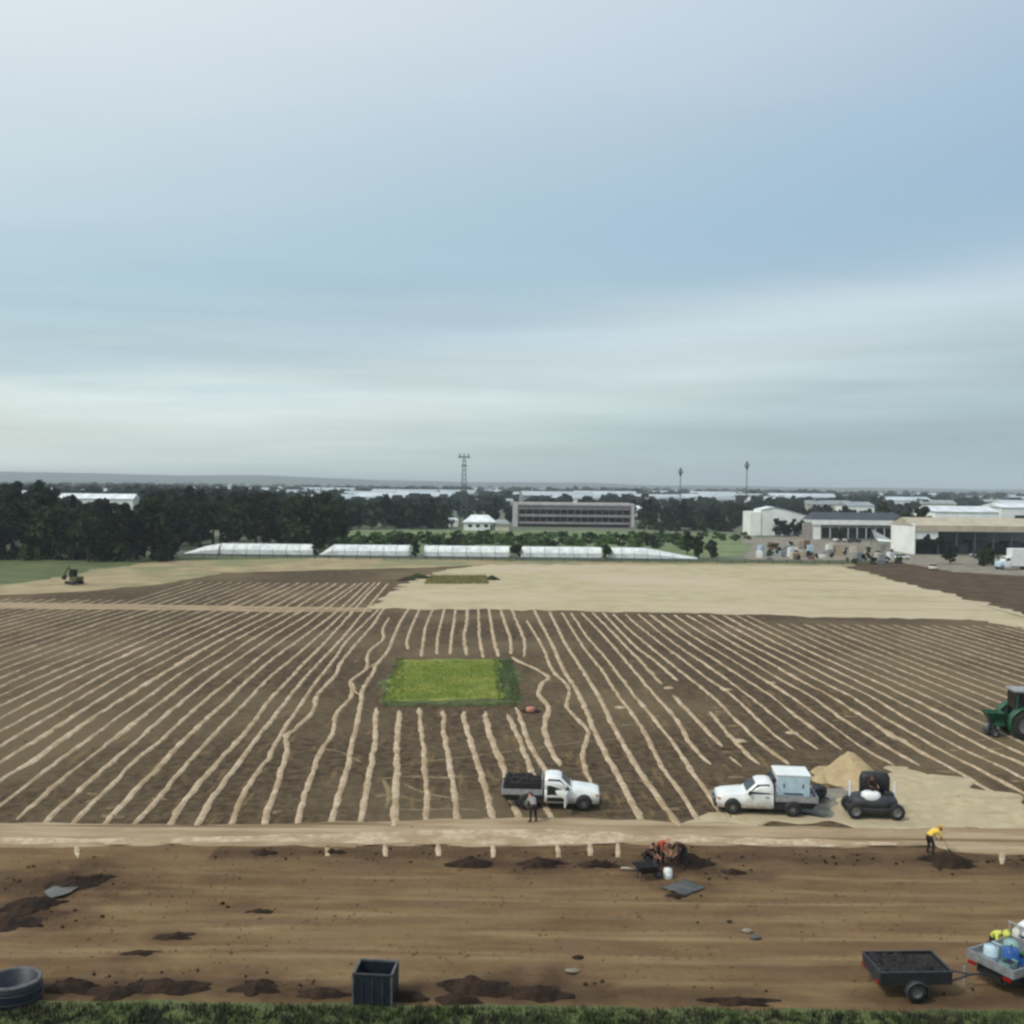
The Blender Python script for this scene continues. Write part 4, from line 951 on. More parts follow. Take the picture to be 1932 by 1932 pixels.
# white barn at right
q = P(1415, 1010); Y = q.y; x0 = q.x; x1 = (1532 - 966) / F * Y; W_ = x1 - x0
e = empty('white_barn', ((x0 + x1) / 2, Y + 6, 0), 0, 'white gabled barn building right of the meadow', 'building')
MB().box((-W_ / 2 + 2, 0, 4.4), (4, 12, 8.8)).build('tower_wall', 'wallwhite', e)
g = [(-W_ / 2 + 4, 0), (W_ / 2, 0), (W_ / 2, 7.2), (2.5, 9.6), (-2.5, 10.6), (-W_ / 2 + 4, 9.4)]
mb = MB(); n = len(g)
mb.add([(a, -5.6, b) for a, b in g] + [(a, 5.6, b) for a, b in g], [tuple(range(n)), tuple(range(2 * n - 1, n - 1, -1))] + [(i, n + i, n + (i + 1) % n, (i + 1) % n) for i in range(n)]).build('wall', 'wallwhite', e)
mb = MB()
for i in (2, 3, 4):
    a, b = g[i], g[i + 1]; mb.add([(a[0], -6, a[1] + .15), (b[0], -6, b[1] + .15), (b[0], 6, b[1] + .15), (a[0], 6, a[1] + .15)], [(3, 2, 1, 0)])
mb.build('roof', 'roofwhite', e)
for xx in (-1, 2.4, 5.8): MB().box((xx, -5.66, 1.8), (2.2, .1, 3.2)).build('door', 'roofdark', e)
for xx in (-2, 5): MB().box((xx, -5.66, 5.8), (1.4, .1, 1.0)).build('window', 'glass', e)

# dark roofed building with white fascia
q = P(1534, 1018); Y = q.y; x0 = q.x; x1 = (1716 - 966) / F * Y; W_ = x1 - x0
e = empty('dark_roof_building', ((x0 + x1) / 2, Y + 7, 0), 0, 'long dark roofed building with a white fascia and glass front', 'building')
MB().box((0, 0, 2.7), (W_, 13, 5.4)).build('wall', 'concrete', e)
MB().box((0, -6.8, 6.0), (W_ + .6, .8, 1.6)).build('fascia', 'wallwhite', e)
MB().add([(-W_ / 2 - .3, -6.4, 6.85), (W_ / 2 + .3, -6.4, 6.85), (W_ / 2 - 2, 1, 9.4), (-W_ / 2 + 2, 1, 9.4), (W_ / 2 + .3, 7, 6.6), (-W_ / 2 - .3, 7, 6.6)], [(0, 1, 2, 3), (3, 2, 4, 5), (0, 3, 5), (1, 4, 2)]).build('roof', 'roofdark', e)
for i in range(9):
    xx = -W_ / 2 + 3.4 + (W_ - 5) * i / 9 + 1
    MB().box((xx, -6.56, 2.4), ((W_ - 5) / 9 * .86, .12, 3.6)).build('shop_window', 'glass', e)
    MB().box((xx + (W_ - 5) / 18, -6.6, 2.4), (.18, .2, 3.8)).build('pillar', 'wallwhite', e)
MB().box((-W_ / 2 + 1.4, -6.62, 2.7), (2.6, .2, 5.2)).build('end_pier', 'wallwhite', e)

# open fronted beige shed
q = P(1722, 1046); Y = q.y; x0 = q.x; W_ = 44
e = empty('open_shed', (x0 + W_ / 2, Y + 8, 0), 0, 'beige open fronted shed at the right edge with dark bays', 'shed')
hh = 7.6
MB().box((-W_ / 2 + .2, -.3, hh / 2 + .35), (.4, 16.6, hh + .7)).build('end_wall', 'wallwhite', e)
MB().box((-W_ / 2 + 3.6, -7.8, hh - 1.6), (6.4, .4, 3.6)).build('end_panel', 'wallwhite', e)
MB().box((0, 7.8, hh / 2), (W_ - .6, .3, hh - .2)).build('rear_wall', 'roofgrey', e)
MB().box((.4, -8.2, hh - .5), (W_ - .6, .5, 1.5)).build('fascia', 'wallbeige', e)
MB().add([(-W_ / 2 - .2, -8.4, hh + .3), (W_ / 2, -8.4, hh + .3), (W_ / 2, 0, hh + 2.3), (-W_ / 2 - .2, 0, hh + 2.3), (W_ / 2, 8.4, hh + .2), (-W_ / 2 - .2, 8.4, hh + .2)], [(0, 1, 2, 3), (3, 2, 4, 5), (0, 3, 5)]).build('roof', 'wallbeige', e)
for i in range(8):
    MB().box((-W_ / 2 + 7 + i * 5, -7.7, (hh - 1.2) / 2), (.3, .3, hh - 1.2)).build('post', 'steel', e)
for i in range(7):
    MB().box((-W_ / 2 + 4.4 + i * 5, -2.5, 1.5 + .3 * (i % 2)), (4.2, 5, 3 + .6 * (i % 2))).build('stored_load', ['navy', 'darkin', 'roofdark'][i % 3], e)
# warehouses behind it
for px0, px1, Y, h_, rh, lab, mt in ((1765, 1885, 372, 9.6, 2.0, 'white warehouse with a stepped roof behind the beige shed', 'roofwhite'), (1890, 2040, 420, 10.6, 1.6, 'pale blue white warehouse at the right edge, farther back', 'roofwhite'),
                                 (1600, 1650, 520, 9, 2.0, 'grey roofed shed above the dark roofed building', 'roofgrey')):
    x0 = (px0 - 966) / F * Y; W_ = (px1 - px0) / F * Y
    e = empty('warehouse', (x0 + W_ / 2, Y + 10, 0), 0, lab, 'warehouse')
    MB().box((0, 0, h_ / 2), (W_, 20, h_)).build('wall', 'wallwhite', e)
    MB().add([(-W_ / 2 - .4, -10.4, h_), (W_ / 2 + .4, -10.4, h_), (W_ / 2 + .4, 0, h_ + rh), (-W_ / 2 - .4, 0, h_ + rh), (W_ / 2 + .4, 10.4, h_), (-W_ / 2 - .4, 10.4, h_)], [(0, 1, 2, 3), (3, 2, 4, 5), (0, 3, 5), (1, 4, 2)]).build('roof', mt, e)
    for i in range(3): MB().box((-W_ / 4 + i * W_ / 4, -10.04, h_ * .62), (W_ * .17, .1, 1.6)).build('window', 'glass', e)
    MB().box((W_ * .3, -10.04, 2), (3.4, .1, 4)).build('door', 'roofdark', e)
q = P(1668, 1030); e = empty('shade_sail', (q.x, q.y, 0), 0, 'white shade sail sloping down to the right in the yard', 'shade sail')
MB().add([(-4, 0, 5.2), (-3, -3, 1.6), (4, -1.5, 1.3), (3.4, 2.5, 1.6), (-2.6, 1.5, 2.6)], [(0, 1, 4), (1, 2, 4), (2, 3, 4), (0, 4, 3)]).build('sail', 'white', e)
for x, y, h_ in ((-4, 0, 5.3), (-3, -3, 1.7), (4, -1.5, 1.4), (3.4, 2.5, 1.7)): MB().tube((x, y, 0), (x, y, h_), .09).build('post', 'steel', e)

# ------------------------------------------------------------------ masts and pylon
def pylon(px, Y, top, lab):
    x = (px - 966) / F * Y; h = H + (HOR + (px - 966) * tan(ROLL) - top) / F * Y
    e = empty('lattice_tower', (x, Y, 0), 0, lab, 'tower')
    w0, w1 = 1.6, .5; mb = MB()
    for sx in (-1, 1):
        for sy in (-1, 1): MB().tube((sx * w0, sy * w0, 0), (sx * w1, sy * w1, h - 1), .16, .12, 5).build('leg', 'steel', e)
    n = 14
    for i in range(n):
        z0 = (h - 1) * i / n; z1 = (h - 1) * (i + 1) / n; a = w0 + (w1 - w0) * i / n; b = w0 + (w1 - w0) * (i + 1) / n
        for sy in (-1, 1):
            mb.tube((-a, sy * a, z0), (b, sy * b, z1), .07, None, 4); mb.tube((a, sy * a, z0), (-b, sy * b, z1), .07, None, 4)
            mb.tube((sy * a, -a, z0), (sy * b, b, z1), .07, None, 4)
    o = mb.build('bracing', 'steel', e)
    MB().box((0, 0, h - .6), (5.2, 1.2, .5)).build('crossarm', 'steel', e)
    MB().box((0, 0, h - 4.2), (2.6, .9, .35)).build('crossarm', 'steel', e)
    for i in range(3): MB().box((-1.8 + 1.8 * i, -.8, h), (.5, .25, 1.6)).build('antenna', 'steel', e)
pylon(875, 430, 860, 'tall grey lattice tower standing above the trees near the middle')
def mast(px, Y, top, lab):
    x = (px - 966) / F * Y; h = H + (HOR + (px - 966) * tan(ROLL) - top) / F * Y
    e = empty('light_mast', (x, Y, 0), 0, lab, 'floodlight mast', 'floodlight masts on the skyline')
    MB().tube((0, 0, 0), (0, 0, h - 2.5), .28, .16, 8).build('pole', 'steel', e)
    MB().lathe([(.2, h - 4.6), (.6, h - 3.9), (.8, h - 2.6), (.6, h - 1.2), (.2, h - .4)], 10).build('head_frame', 'steel', e)
    for i in range(6):
        a = i * pi / 3; MB().box((.95 * cos(a), .95 * sin(a), h - 2.5), (.5, .5, .9), rz=a).build('floodlight', 'grey', e)
mast(1283, 470, 880, 'fainter light mast on the skyline, left of two')
mast(1408, 470, 868, 'taller light mast on the skyline, right of two')

# ------------------------------------------------------------------ vehicles
def wheel(parent, x, y, r, wd, side=1, big=False):
    t = MB().lathe([(r * .58, -wd / 2), (r * .93, -wd / 2), (r, -wd * .32), (r, wd * .32), (r * .93, wd / 2), (r * .58, wd / 2)], 22, axis='Y')
    o = t.build('wheel', 'tyre', parent); o.location = (x, y, r)
    rm = MB().lathe([(.001, -wd * .30), (r * .2, -wd * .34), (r * .5, -wd * .28), (r * .6, -wd * .46), (r * .6, wd * .46), (r * .5, wd * .28), (r * .2, wd * .34), (.001, wd * .30)], 22, axis='Y').build('rim', 'rim', o)
    if big:
        lug = MB()
        for i in range(20):
            a = 2 * pi * i / 20; c = Vector((cos(a) * r * 1.01, 0, sin(a) * r * 1.01))
            X = Matrix.Translation(c) @ Matrix.Rotation(-a, 4, 'Y') @ Matrix.Rotation(.4, 4, 'X')
            lug.box((0, 0, 0), (.07, wd * .9, .06), X=X)
        lug.build('tread', 'tyre', o)
    return o
def sec(x, zb, zt, hb, ht, r=.06):
    """rounded cross-section of a body at station x"""
    return [(x, -hb, zb), (x, -hb - .02, zb + (zt - zb) * .5), (x, -ht, zt - r), (x, -ht + r, zt), (x, ht - r, zt), (x, ht, zt - r), (x, hb + .02, zb + (zt - zb) * .5), (x, hb, zb)]
def pickup(loc, rz, label, group=None, door_open=False, mirror_y=1):
    e = empty('pickup_truck', loc, rz, label, 'pickup truck', group)
    # front points to +X ; the near side (towards the camera for rz = 0) is -Y
    b = MB()
    b.loft([sec(2.58, .42, .78, .70, .68), sec(2.52, .34, .92, .82, .76), sec(2.2, .34, 1.02, .88, .80), sec(1.7, .36, 1.07, .90, .82), sec(1.28, .36, 1.12, .90, .84), sec(.9, .36, 1.10, .90, .87), sec(-.15, .36, 1.10, .90, .88), sec(-.42, .38, 1.08, .90, .87)], 0)
    b.build('body', 'truckwhite', e, .015)
    c = MB()
    c.loft([sec(1.12, 1.07, 1.10, .82, .80, .02), sec(.48, 1.06, 1.66, .84, .66), sec(.30, 1.06, 1.73, .84, .67), sec(-.1, 1.06, 1.75, .84, .68), sec(-.36, 1.06, 1.70, .84, .67), sec(-.42, 1.06, 1.60, .84, .68)], 0)
    c.build('cab', 'white', e, .01)
    # windscreen, side and rear glass lie just proud of the cab
    MB().quad((1.06, -.74, 1.15), (1.06, .74, 1.15), (.515, .60, 1.65), (.515, -.60, 1.65)).build('windscreen', 'glass', e)
    for s_ in (-1, 1):
        if not (door_open and s_ == -1):
            MB().add([(.86, s_ * .865, 1.13), (.86, s_ * .862, 1.2), (.42, s_ * .745, 1.60), (-.2, s_ * .745, 1.64), (-.26, s_ * .862, 1.13)], [(0, 1, 2, 3, 4) if s_ > 0 else (4, 3, 2, 1, 0)]).build('side_window', 'glass', e)
            d = MB().box((.32, s_ * .915, .78), (1.1, .03, .62)).build('door', 'truckwhite', e, .01)
            MB().box((-.08, s_ * .94, .98), (.16, .03, .04)).build('handle', 'black', d)
        MB().box((.86, s_ * 1.0, 1.2), (.1, .2, .16)).build('mirror', 'black', e)
        MB().box((2.49, s_ * .66, .82), (.12, .26, .16)).build('headlight', 'lampclear', e, .02)
        MB().box((2.42, s_ * .80, .80), (.12, .08, .12)).build('indicator', 'lampamber', e)
    MB().quad((-.425, .6, 1.2), (-.425, -.6, 1.2), (-.405, -.55, 1.56), (-.405, .55, 1.56)).build('rear_window', 'glass', e)
    if door_open:
        MB().add([(.86, -.925, .45), (-.28, -.925, .45), (-.28, -.90, 1.12), (-.22, -.76, 1.62), (.42, -.76, 1.60), (.86, -.90, 1.16)], [(5, 4, 3, 2, 1, 0)]).build('doorway_shade_panel', 'darkin', e)  # flat panel on the cab side, interior darkness painted in its colour
        d = MB(); d.box((.0, -.0, .76), (1.08, .06, .62)); d.tube((-.52, 0, 1.07), (-.46, 0, 1.55), .025); d.tube((-.46, 0, 1.55), (.2, 0, 1.52), .025); d.tube((.2, 0, 1.52), (.52, 0, 1.1), .025)
        o = d.build('door', 'white', e); o.location = (.86 - .1, -1.42, 0); o.rotation_euler = (0, 0, radians(82))
        MB().box((-.35, .04, .98), (.16, .03, .04)).build('handle', 'black', o)
    MB().box((2.60, 0, .66), (.06, 1.0, .20)).build('grille', 'black', e)
    MB().box((2.62, 0, .46), (.14, 1.66, .18)).build('bumper', 'black', e, .02)
    MB().box((2.66, 0, .62), (.015, .38, .10)).build('number_plate', 'white', e)
    for x in (1.72, -1.42):
        for s_ in (-1, 1):
            wheel(e, x, s_ * .87, .37, .24)
            MB().lathe([(.001, -.07), (.43, -.07), (.45, -.02), (.45, .02), (.43, .07), (.001, .07)], 24, axis='Y', X=Matrix.Translation((x, s_ * .875, .42))).build('wheel_arch', 'black', e)
    MB().box((-1.2, 0, .5), (3.0, .8, .16)).build('chassis', 'black', e)
    for s_ in (-1, 1): MB().box((-.78, s_ * .74, .52), (.62, .2, .36)).build('tray_shade_block', 'black', e, .02)  # black blocks added below the tray as painted shade
    MB().box((-2.2, 0, .52), (.7, 1.3, .3)).build('rear_underbody', 'black', e)
    # tray
    MB().box((-1.62, 0, .80), (2.2, 1.84, .08)).build('tray_floor', 'alu', e)
    for s_ in (-1, 1): MB().box((-1.62, s_ * .92, .95), (2.2, .04, .26)).build('tray_side', 'alu', e)
    MB().box((-2.72, 0, .95), (.04, 1.84, .26)).build('tailgate', 'alu', e)
    hb = MB(); hb.box((-.54, 0, 1.0), (.05, 1.84, .4))
    for y in (-.88, -.44, 0, .44, .88): hb.tube((-.54, y, 1.2), (-.54, y, 1.66), .025)
    hb.tube((-.54, -.9, 1.66), (-.54, .9, 1.66), .03); hb.build('headboard', 'alu', e)
    for s_ in (-1, 1): MB().box((-2.75, s_ * .7, .68), (.06, .3, .1)).build('tail_light', 'lampred', e)
    return e
GZ = .06
# ute 1, driver's door open
p_ = P(1043, 1531); u1 = pickup((p_.x, p_.y + .9, .1), radians(-3), 'white pickup truck with dark load in its tray and near door open', None, True)
ld = MB(); ld.box((0, 0, .28), (1.95, 1.55, .5))
for i in range(26): ld.blob((U(-.9, .9), U(-.7, .7), .55), (U(.12, .3), U(.12, .25), U(.08, .2)), n=7, m=4, jit=.3)
o = ld.build('tray_load', 'trouser'); o.location = (p_.x - 1.62, p_.y + .9 + .08, .1 + .84); o.rotation_euler = (0, 0, radians(-3)); tag(o, 'dark brown load heaped in the tray of the open doored truck', 'load')
# ute 2, faces left, carries a white service box
p_ = P(1452, 1545); u2 = pickup((p_.x - .1, p_.y + 1.0, .14), radians(180 - 6), 'white pickup truck facing left with a tall white service box')
sb = empty('service_box', (p_.x + 1.42, p_.y + 1.18, .14 + .85), radians(-6), 'tall white service box on the left facing truck', 'service box')
MB().box((0, 0, .62), (1.75, 1.7, 1.2)).build('box_body', 'white', sb, .05)
MB().box((0, 0, 1.25), (1.85, 1.8, .08)).build('lid', 'white', sb, .03)
MB().box((0, -.87, .62), (1.66, .03, 1.06)).build('shade_tinted_door', 'lblue', sb); MB().box((0, -.9, .28), (1.0, .04, .06)).build('vent', 'dgrey', sb)  # pale blue over the whole side paints the white box's shaded face
MB().box((0, -.93, -.02), (2.3, .05, .34)).build('lower_panel', 'dgrey', sb); MB().box((-1.0, 0, .5), (.22, 1.6, 1.0)).build('gap_shade_block', 'navy', sb); MB().box((-.5, -.9, .7), (.06, .04, .2)).build('latch', 'dgrey', sb); MB().box((.5, -.9, .7), (.06, .04, .2)).build('latch', 'dgrey', sb)  # navy block paints the dark gap behind the cab
# hose reel trolley behind it
p_ = P(1550, 1520); e = empty('hose_reel', (p_.x, p_.y + .5, .14), .3, 'dark hose reel trolley behind the white service box truck', 'hose reel')
MB().lathe([(.12, -.25), (.36, -.25), (.36, -.2), (.26, -.2), (.26, .2), (.36, .2), (.36, .25), (.12, .25)], 16, axis='Y', X=Matrix.Translation((0, 0, .55))).build('reel', 'dgrey', e)
MB().box((0, 0, .16), (.9, .6, .08)).build('frame', 'dgrey', e)
for s_ in (-1, 1): MB().tube((s_ * .3, s_ * .3, .2), (0, s_ * .3, .55), .03).build('support', 'dgrey', e); wheel(e, -.3, s_ * .34, .17, .1)
# ute 3 bottom right
T3 = P(1914, 1874); r3 = radians(27)
u3p = Vector((T3.x + 1.55, T3.y + 1.25, .1)); u3 = pickup(u3p, r3, 'white pickup truck cut off at the bottom right corner, pulling a black trailer')
R3 = Matrix.Rotation(r3, 3, 'Z')
def in3(x, y, z): return u3p + R3 @ Vector((x, y, z))
def drum(name, loc, r, h, m, lab, cat, lid=None):
    e = empty(name, loc, U(0, 3), lab, cat)
    MB().lathe([(.001, 0), (r * .96, 0), (r, .03), (r, h * .33), (r * 1.03, h * .35), (r, h * .38), (r, h - .05), (r * .9, h), (.001, h)], 18).build('body', m, e)
    MB().lathe([(r * .92, h), (r * .92, h + .03), (.001, h + .03)], 18).build('lid', lid or m, e)
    h_ = MB()
    for i in range(8):
        a = pi * i / 8; b = pi * (i + 1) / 8; h_.tube((r * .8 * cos(a), 0, h + .03 + .12 * sin(a)), (r * .8 * cos(b), 0, h + .03 + .12 * sin(b)), .012, None, 5)
    h_.build('handle', 'black', e); return e
drum('drum', in3(-1.9, -.2, .86), .27, .5, 'blue', 'deep blue drum in the tray of the cut off truck', 'drum')
drum('drum', in3(-2.2, .35, .86), .26, .42, 'lblue', 'pale blue drum behind the deep blue one in the tray', 'drum')
drum('drum', in3(-1.25, .25, .86), .28, .46, 'teal', 'pale teal drum nearest the cab in the tray', 'drum')
e = empty('toolbox', in3(-1.2, -.45, .86), r3, 'dark teal toolbox lying in the truck tray', 'toolbox')
MB().box((0, 0, .14), (.6, .4, .28)).build('body', 'navy', e, .02); MB().box((0, 0, .3), (.62, .42, .05)).build('lid', 'green', e, .01); MB().box((0, 0, .37), (.24, .05, .08)).build('handle', 'black', e)
for dx, dy, m_, lb in ((-1.75, .62, 'lblue', 'pale blue tub against the far side of the tray'), (-1.55, -.62, 'blue', 'blue tub against the near side of the tray'), (-2.35, -.45, 'teal', 'pale teal tub by the tailgate')):
    t_ = empty('tub', in3(dx, dy, .86), r3 + .1, lb, 'tub')
    MB().add([(-.22, -.16, 0), (.22, -.16, 0), (.22, .16, 0), (-.22, .16, 0), (-.27, -.2, .3), (.27, -.2, .3), (.27, .2, .3), (-.27, .2, .3)], [(3, 2, 1, 0), (0, 1, 5, 4), (1, 2, 6, 5), (2, 3, 7, 6), (3, 0, 4, 7)]).build('tub_body', m_, t_)
    MB().box((0, 0, .2), (.42, .3, .12)).build('contents', 'navy', t_)
# trailer
p_ = P(1728, 1890); e = empty('box_trailer', (p_.x, p_.y + .75, .13), radians(3), 'black single axle box trailer behind the cut off truck', 'trailer')
MB().box((-.05, 0, .55), (2.5, 1.55, .07)).build('floor', 'dgrey', e)
for s_ in (-1, 1): MB().box((-.05, s_ * .78, .78), (2.5, .04, .46)).build('side_panel', 'black', e)
MB().box((1.2, 0, .78), (.04, 1.52, .46)).build('front_panel', 'black', e); MB().box((-1.3, 0, .78), (.04, 1.52, .46)).build('tailgate', 'dgrey', e)
for s_ in (-1, 1): MB().box((-.05, s_ * .78, 1.03), (2.54, .07, .05)).build('top_rail', 'dgrey', e)
for x in (-1.3, 1.2): MB().box((x, 0, 1.03), (.07, 1.5, .05)).build('cross_rail', 'dgrey', e)
e.scale = (1, 1, .88)
for s_ in (-1, 1):
    wheel(e, -.1, s_ * .92, .33, .2)
    MB().lathe([(.36, -.12), (.40, -.12), (.40, .12), (.36, .12)], 18, axis='Y', X=Matrix.Translation((-.1, s_ * .93, .36))).build('mudguard', 'dgrey', e)
    MB().box((-1.34, s_ * .6, .6), (.05, .2, .09)).build('tail_light', 'lampred', e)
dr = MB(); dr.tube((1.15, -.55, .5), (2.3, 0, .48), .04); dr.tube((1.15, .55, .5), (2.3, 0, .48), .04); dr.tube((2.2, 0, .48), (2.75, 0, .5), .045); dr.build('drawbar', 'dgrey', e)
MB().tube((2.1, .12, .1), (2.1, .12, .75), .035).build('jockey_wheel', 'grey', e)
ld = MB()
ld.box((-.05, 0, .72), (2.4, 1.44, .22))
for i in range(46): ld.blob((U(-1.1, 1.0), U(-.6, .6), .82), (U(.12, .3), U(.12, .25), U(.08, .2)), n=7, m=4, jit=.5)
o = ld.build('trailer_load', 'trouser'); o.location = e.location; o.rotation_euler = e.rotation_euler; tag(o, 'black rubbish heaped in the black trailer', 'load')

# tractor at the right edge, hopper behind it
p_ = P(1905, 1398); TP = Vector((p_.x + 1.95, p_.y + 1.2, .06))
e = empty('tractor', TP, radians(-4), 'green tractor cut off at the right edge of the field', 'tractor', None, 1.3)
for s_ in (-1, 1):
    wheel(e, -.55, s_ * .88, .80, .46, big=True); wheel(e, 1.75, s_ * .78, .5, .32, big=True)
    MB().lathe([(.86, -.26), (.9, -.26), (.9, .26), (.86, .26)], 24, axis='Y', X=Matrix.Translation((-.55, s_ * .86, .84))).build('fender', 'green', e)
MB().loft([sec(2.4, .75, 1.25, .30, .28), sec(2.2, .7, 1.5, .36, .34), sec(1.2, .7, 1.62, .40, .36), sec(.35, .7, 1.66, .42, .38)]).build('bonnet', 'green', e, .02)
MB().box((.7, 0, .72), (3.0, .5, .42)).build('chassis', 'dgrey', e)
MB().box((2.43, 0, 1.05), (.05, .5, .5)).build('grille', 'black', e)
cb = MB()
for x, y in ((.35, .6), (.35, -.6), (-.95, .62), (-.95, -.62)): cb.tube((x, y, 1.0), (x * .85 - .05, y * .92, 2.5), .045)
cb.box((-.3, 0, 1.02), (1.3, 1.3, .14)); cb.build('cab_frame', 'green', e)
MB().box((-.33, 0, 2.56), (1.45, 1.35, .13)).build('cab_roof', 'grey', e, .04)
MB().box((-.34, -.59, 1.8), (1.1, .02, 1.35)).build('side_window', 'glass', e); MB().box((-.34, .59, 1.8), (1.1, .02, 1.35)).build('side_window', 'glass', e)
MB().box((.30, 0, 1.8), (.02, 1.1, 1.35)).build('windscreen', 'glass', e); MB().box((-.95, 0, 1.85), (.02, 1.1, 1.2)).build('rear_window', 'glass', e)
MB().tube((.9, .25, 1.6), (.9, .25, 2.35), .05).build('exhaust', 'black', e)
MB().box((1.1, -.425, 1.3), (1.3, .03, .34)).build('side_panel', 'teal', e)
e2 = empty('trenching_implement', (TP.x - 2.35, TP.y + .15, .06), radians(-4), 'green trenching implement mounted behind the tractor', 'farm implement', None, 1.15)
MB().box((.1, 0, .78), (.5, 1.3, .14)).build('headstock', 'green', e2); MB().box((-.35, 0, .5), (.16, .3, 1.0)).build('boom', 'dgrey', e2)
MB().box((.35, .0, 1.15), (.12, .7, .7)).build('mast_frame', 'green', e2)
MB().add([(-.7, -.55, 1.5), (.3, -.55, 1.5), (.3, .55, 1.5), (-.7, .55, 1.5), (-.35, -.2, .9), (.0, -.2, .9), (.0, .2, .9), (-.35, .2, .9)], [(0, 4, 5, 1), (1, 5, 6, 2), (2, 6, 7, 3), (3, 7, 4, 0), (4, 7, 6, 5)]).build('hopper', 'green', e2)
MB().lathe([(.001, -.05), (.42, -.05), (.42, .05), (.001, .05)], 20, axis='Y', X=Matrix.Translation((-.35, -.1, .42))).build('cutting_disc', 'steel', e2)
for y in (-.55, .55): wheel(e2, -.2, y, .26, .14)
MB().tube((.35, 0, .7), (1.3, 0, .6), .05).build('drawbar', 'dgrey', e2)

# ride-on machine
p_ = P(1655, 1551); RP = Vector((p_.x, p_.y + .75, .14))
e = empty('ride_on_machine', RP, radians(-4), 'grey ride-on machine with dark rounded skirt and two pale posts', 'ride-on machine', None, 1.22)
def oval(a, b, z, n=28, ex=2.6):
    r = []
    for i in range(n):
        t = 2 * pi * i / n; c_, s_ = cos(t), sin(t)
        r.append((a * abs(c_) ** (2 / ex) * (1 if c_ > 0 else -1), b * abs(s_) ** (2 / ex) * (1 if s_ > 0 else -1), z))
    return r
MB().loft([oval(.66, .30, .5), oval(.66, .30, 1.5), oval(.56, .22, 1.72)][::-1], X=Matrix.Translation((.25, .62, 0))).build('engine_housing', 'black', e)
MB().loft([oval(1.02, .58, .16), oval(1.14, .68, .24), oval(1.16, .70, .40), oval(1.08, .62, .50)][::-1]).build('skirt', 'black', e)
MB().loft([oval(1.08, .63, .46), oval(1.04, .6, .72), oval(.9, .5, .9)][::-1]).build('deck', 'dgrey', e)
MB().loft([oval(.42, .3, .7), oval(.40, .28, 1.04), oval(.28, .18, 1.12)][::-1], X=Matrix.Translation((-.15, -.26, 0))).build('bonnet', 'white', e)
for x in (-.95, .98): MB().tube((x, .1, .55), (x, .12, 1.45), .05).build('post', 'white', e)
MB().box((.0, .32, 1.2), (.5, .12, .55)).build('seat_back', 'black', e, .03); MB().box((.0, .12, .98), (.5, .45, .14)).box((0, .15, .78), (.4, .35, .3)).build('seat', 'black', e, .03)
MB().tube((-.05, -.22, .9), (-.05, -.12, 1.36), .025).build('steering_column', 'black', e)
MB().lathe([(.15, -.015), (.18, -.015), (.18, .015), (.15, .015)], 16, X=Matrix.Translation((-.05, -.14, 1.36)) @ Matrix.Rotation(.5, 4, 'X')).build('steering_wheel', 'black', e)
for x in (-.95, .95):
    for y in (-.56, .5): wheel(e, x * .92, y, .34, .3)
MB().tube((.75, -.1, .7), (.6, -.05, 1.2), .03).build('lever', 'black', e); MB().box((.72, .1, .86), (.35, .4, .3)).build('engine_cover', 'dgrey', e, .03)

# truck at the right edge
p_ = P(1884, 1076); e = empty('box_truck', (p_.x + 3.4, p_.y + 1.4, .1), radians(184), 'pale bonneted box truck cut off at the right edge near the shed', 'truck')
MB().loft([sec(3.3, .6, 1.3, .9, .85), sec(3.1, .6, 1.75, 1.05, .95), sec(1.9, .6, 1.95, 1.1, 1.0)]).build('bonnet', 'lblue', e, .03)
MB().loft([sec(2.0, .6, 2.0, 1.15, 1.1), sec(1.7, .6, 2.85, 1.15, 1.0), sec(.7, .6, 2.95, 1.15, 1.05), sec(.55, .6, 2.9, 1.15, 1.05)]).build('cab', 'white', e, .03)
MB().quad((1.96, -.9, 2.05), (1.96, .9, 2.05), (1.74, .85, 2.8), (1.74, -.85, 2.8)).build('windscreen', 'glass', e)
for s_ in (-1, 1):
    MB().box((1.2, s_ * 1.13, 2.3), (.75, .04, .6)).build('side_window', 'glass', e); MB().box((3.25, s_ * .7, 1.1), (.12, .25, .2)).build('headlight', 'lampclear', e)
    wheel(e, 2.6, s_ * .95, .5, .3); wheel(e, -3.2, s_ * .95, .5, .3); wheel(e, -4.3, s_ * .95, .5, .3)
    MB().box((1.9, s_ * 1.3, 2.3), (.1, .2, .5)).build('mirror', 'black', e)
MB().box((-2.6, 0, 2.75), (6.0, 2.4, 3.9)).build('box_body', 'white', e, .05); MB().box((-1.2, 0, .7), (8.6, .9, .24)).build('chassis', 'black', e)

